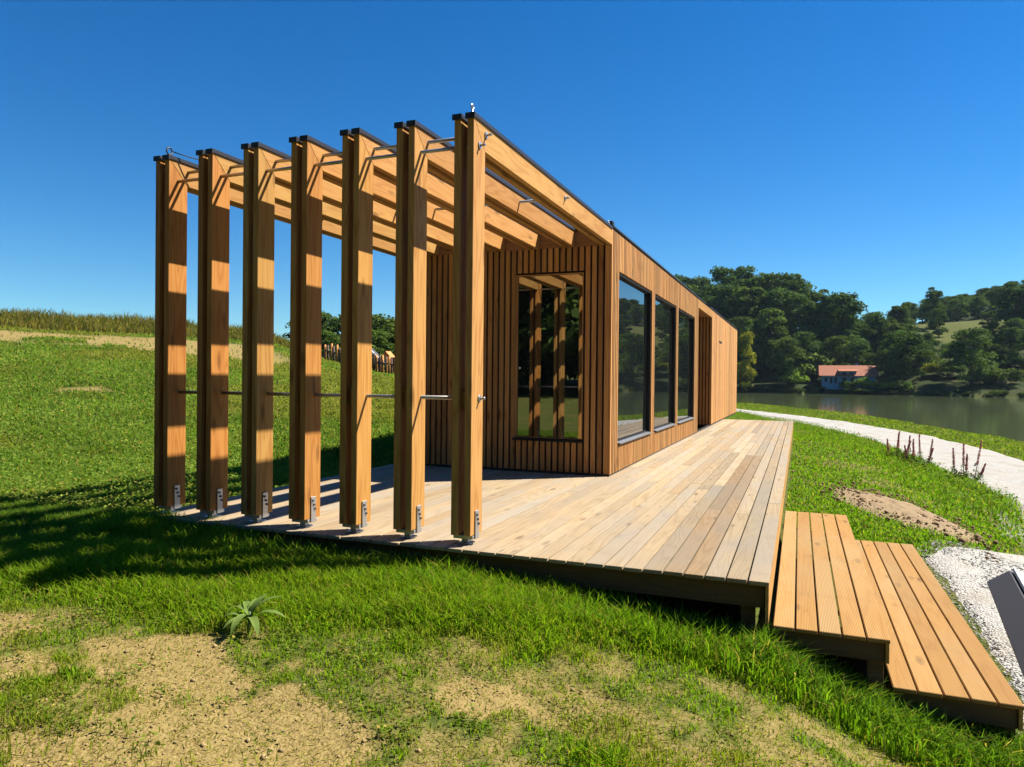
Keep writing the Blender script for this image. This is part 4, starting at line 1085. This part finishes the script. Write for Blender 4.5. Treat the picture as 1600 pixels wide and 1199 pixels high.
# field on the left: clover-like leaves and blades, sampled denser towards the viewer
def polar(n, r0, r1, a0, a1, p=1.0):
    r = r0 * (r1 / r0) ** (rg.random(n) ** p); a = rg.uniform(a0, a1, n)     # angle left of +y
    return np.stack([CAM.x - r * np.sin(a), CAM.y + r * np.cos(a)], -1), r
xy, r = polar(520000, 6.0, 62, R(22), R(66))
t, s = hill_ts(xy[:, 0], xy[:, 1])
keep = outside(xy) & (rg.random(len(xy)) > .97 * sst(.15, .6, bare_mask(xy[:, 0], xy[:, 1]))) & (xy[:, 0] < -4)
keep &= ~((xy[:, 0] > -9) & (xy[:, 1] < .2))
xy, r = xy[keep], r[keep]
k = rg.random(len(xy)) < .28
pt = fbm(xy[:, 0] * .5, xy[:, 1] * .5, 3)[:, None]
colA = gcolor(len(xy), (.075, .145, .035), (.14, .20, .05), 6) * (.75 + .6 * pt)
dryp = sst(.42, .62, fbm(xy[:, 0] * .16 + 70, xy[:, 1] * .16 + 5, 4))[:, None]
colA = colA * (1 - .65 * dryp) + .65 * dryp * gcolor(len(xy), (.15, .165, .05), (.22, .20, .075), 16)
V1 = herbs(xy[k], (.010 + .0010 * r[k]) * rg.uniform(.7, 1.3, k.sum()), colA[k], 51, (.03, .13))
Vb, Fb, Cb = blades(xy[~k], (.07 + .0018 * r[~k]) * (.5 + 1.1 * fbm(xy[~k][:, 0] * .9 + 8, xy[~k][:, 1] * .9, 3)), .003 + .00042 * r[~k], colA[~k], 52)
o = obj('field_herbs', tri_mesh('field', *V1), M['herb'], kind='stuff'); tag(o, 'green clover-like growth covering the rising field at left', 'herbs')
o = obj('field_grass', tri_mesh('field', Vb, Fb, Cb), M['grass'], kind='stuff'); tag(o, 'grass blades scattered through the rising field at left', 'grass')

# tall weeds on the crest
n = 30000
t_ = 41 + 15 * rg.random(n); s_ = rg.uniform(-30, 9.5, n)
xy = np.stack([P0[0] + t_ * N1[0] + s_ * .668, P0[1] + t_ * N1[1] + s_ * .744], -1)
hh = .50 + .65 * sst(41, 50, t_) * fbm(xy[:, 0] * .4, xy[:, 1] * .4, 3) * 1.5
col = gcolor(n, (.075, .085, .028), (.15, .135, .055), 8)
brown = rg.random((n, 1)) < .25; col = np.where(brown, np.array([.15, .105, .05]) * rg.uniform(.6, 1.2, (n, 1)), col)
V, F, Cc = blades(xy, hh, .030, col, 61, lean=.2, curve=.3)
o = obj('tall_weeds', tri_mesh('weeds', V, F, Cc), M['grass'], kind='stuff'); tag(o, 'tall brownish weeds along the crest of the field at left', 'weeds')

# verge right of the deck: grass and leafy weeds along the path
parts = []; hp = []
n = 120000
y = 4.9 + 60 * rg.random(n) ** 2.1; e = np.interp(y, LE_Y, LE_X); x = np.minimum(0.02, e - 6) + (e + .15 - np.minimum(0.02, e - 6)) * rg.random(n)
xy = np.stack([x, y], -1); hm = ell(x, y, 1.75, 7.9, 1.75, .75, math.atan2(-3.1, 1.2)) + rg.normal(0, .22, n)
keep = outside(xy) & (hm > .95) & (rg.random(n) > .9 * sst(.2, .7, bare_mask(x, y))); xy = xy[keep]
r = np.hypot(xy[:, 0] - .2, xy[:, 1] + 5.4)
edge = np.interp(xy[:, 1], LE_Y, LE_X) - xy[:, 0]
tall = (1 - sst(.3, 2.2, edge)) * sst(8, 12, xy[:, 1])
parts.append(blades(xy, (.06 + .10 * tall) * (1 - .6 * sst(20, 45, r)), .004 + .00045 * r, gcolor(len(xy), (.075, .165, .014), (.14, .22, .024), 9), 71))
k = rg.random(len(xy)) < np.clip(tall * .55 + .02, 0, 1)
hx = np.repeat(xy[k], 2, axis=0) + rg.normal(0, .06, (2 * k.sum(), 2)); ht = np.repeat(tall[k], 2)
hp.append(herbs(hx, .014 + .022 * ht * rg.random(len(hx)), gcolor(len(hx), (.06, .13, .022), (.125, .21, .035), 10), 72, (.02, .22)))
# bank between path and lake
n = 60000
y = -6 + 96 * rg.random(n) ** 1.4; a = np.interp(y, RE_Y, RE_X) - .1; b = shore_x(y); xy = np.stack([a + (b - a) * rg.random(n), y], -1)
r = np.hypot(xy[:, 0] - .2, xy[:, 1] + 5.4)
parts.append(blades(xy, np.full(n, .09), .005 + .0004 * r, gcolor(n, (.07, .13, .02), (.15, .19, .045), 12), 73))
V, F, Cc = join(parts); o = obj('verge_grass', tri_mesh('verge', V, F, Cc), M['grass'], kind='stuff'); tag(o, 'grass on the verges between deck, gravel path and lake', 'grass')
V, F, Cc = join(hp); o = obj('verge_weeds', tri_mesh('verge', V, F, Cc), M['herb'], kind='stuff'); tag(o, 'leafy green weeds along the left edge of the gravel path', 'weeds')

# ------------------------------------------------------------------ thin air haze over the valley
hb = boxes_mesh([(-340, 370, -180, 480, -6, 62)])
hm_ = bpy.data.materials.new('thin summer haze'); hm_.use_nodes = True
hn = hm_.node_tree.nodes; hl = hm_.node_tree.links; hn.clear()
pvn = hn.new('ShaderNodeVolumePrincipled'); pvn.inputs['Color'].default_value = (.6, .8, 1.0, 1); pvn.inputs['Density'].default_value = 0.00007; pvn.inputs['Anisotropy'].default_value = 0.1
ho = hn.new('ShaderNodeOutputMaterial'); hl.new(pvn.outputs[0], ho.inputs['Volume'])
o = obj('haze', hb, hm_, kind='stuff'); tag(o, 'thin bluish summer haze in the air over the lake', 'haze')
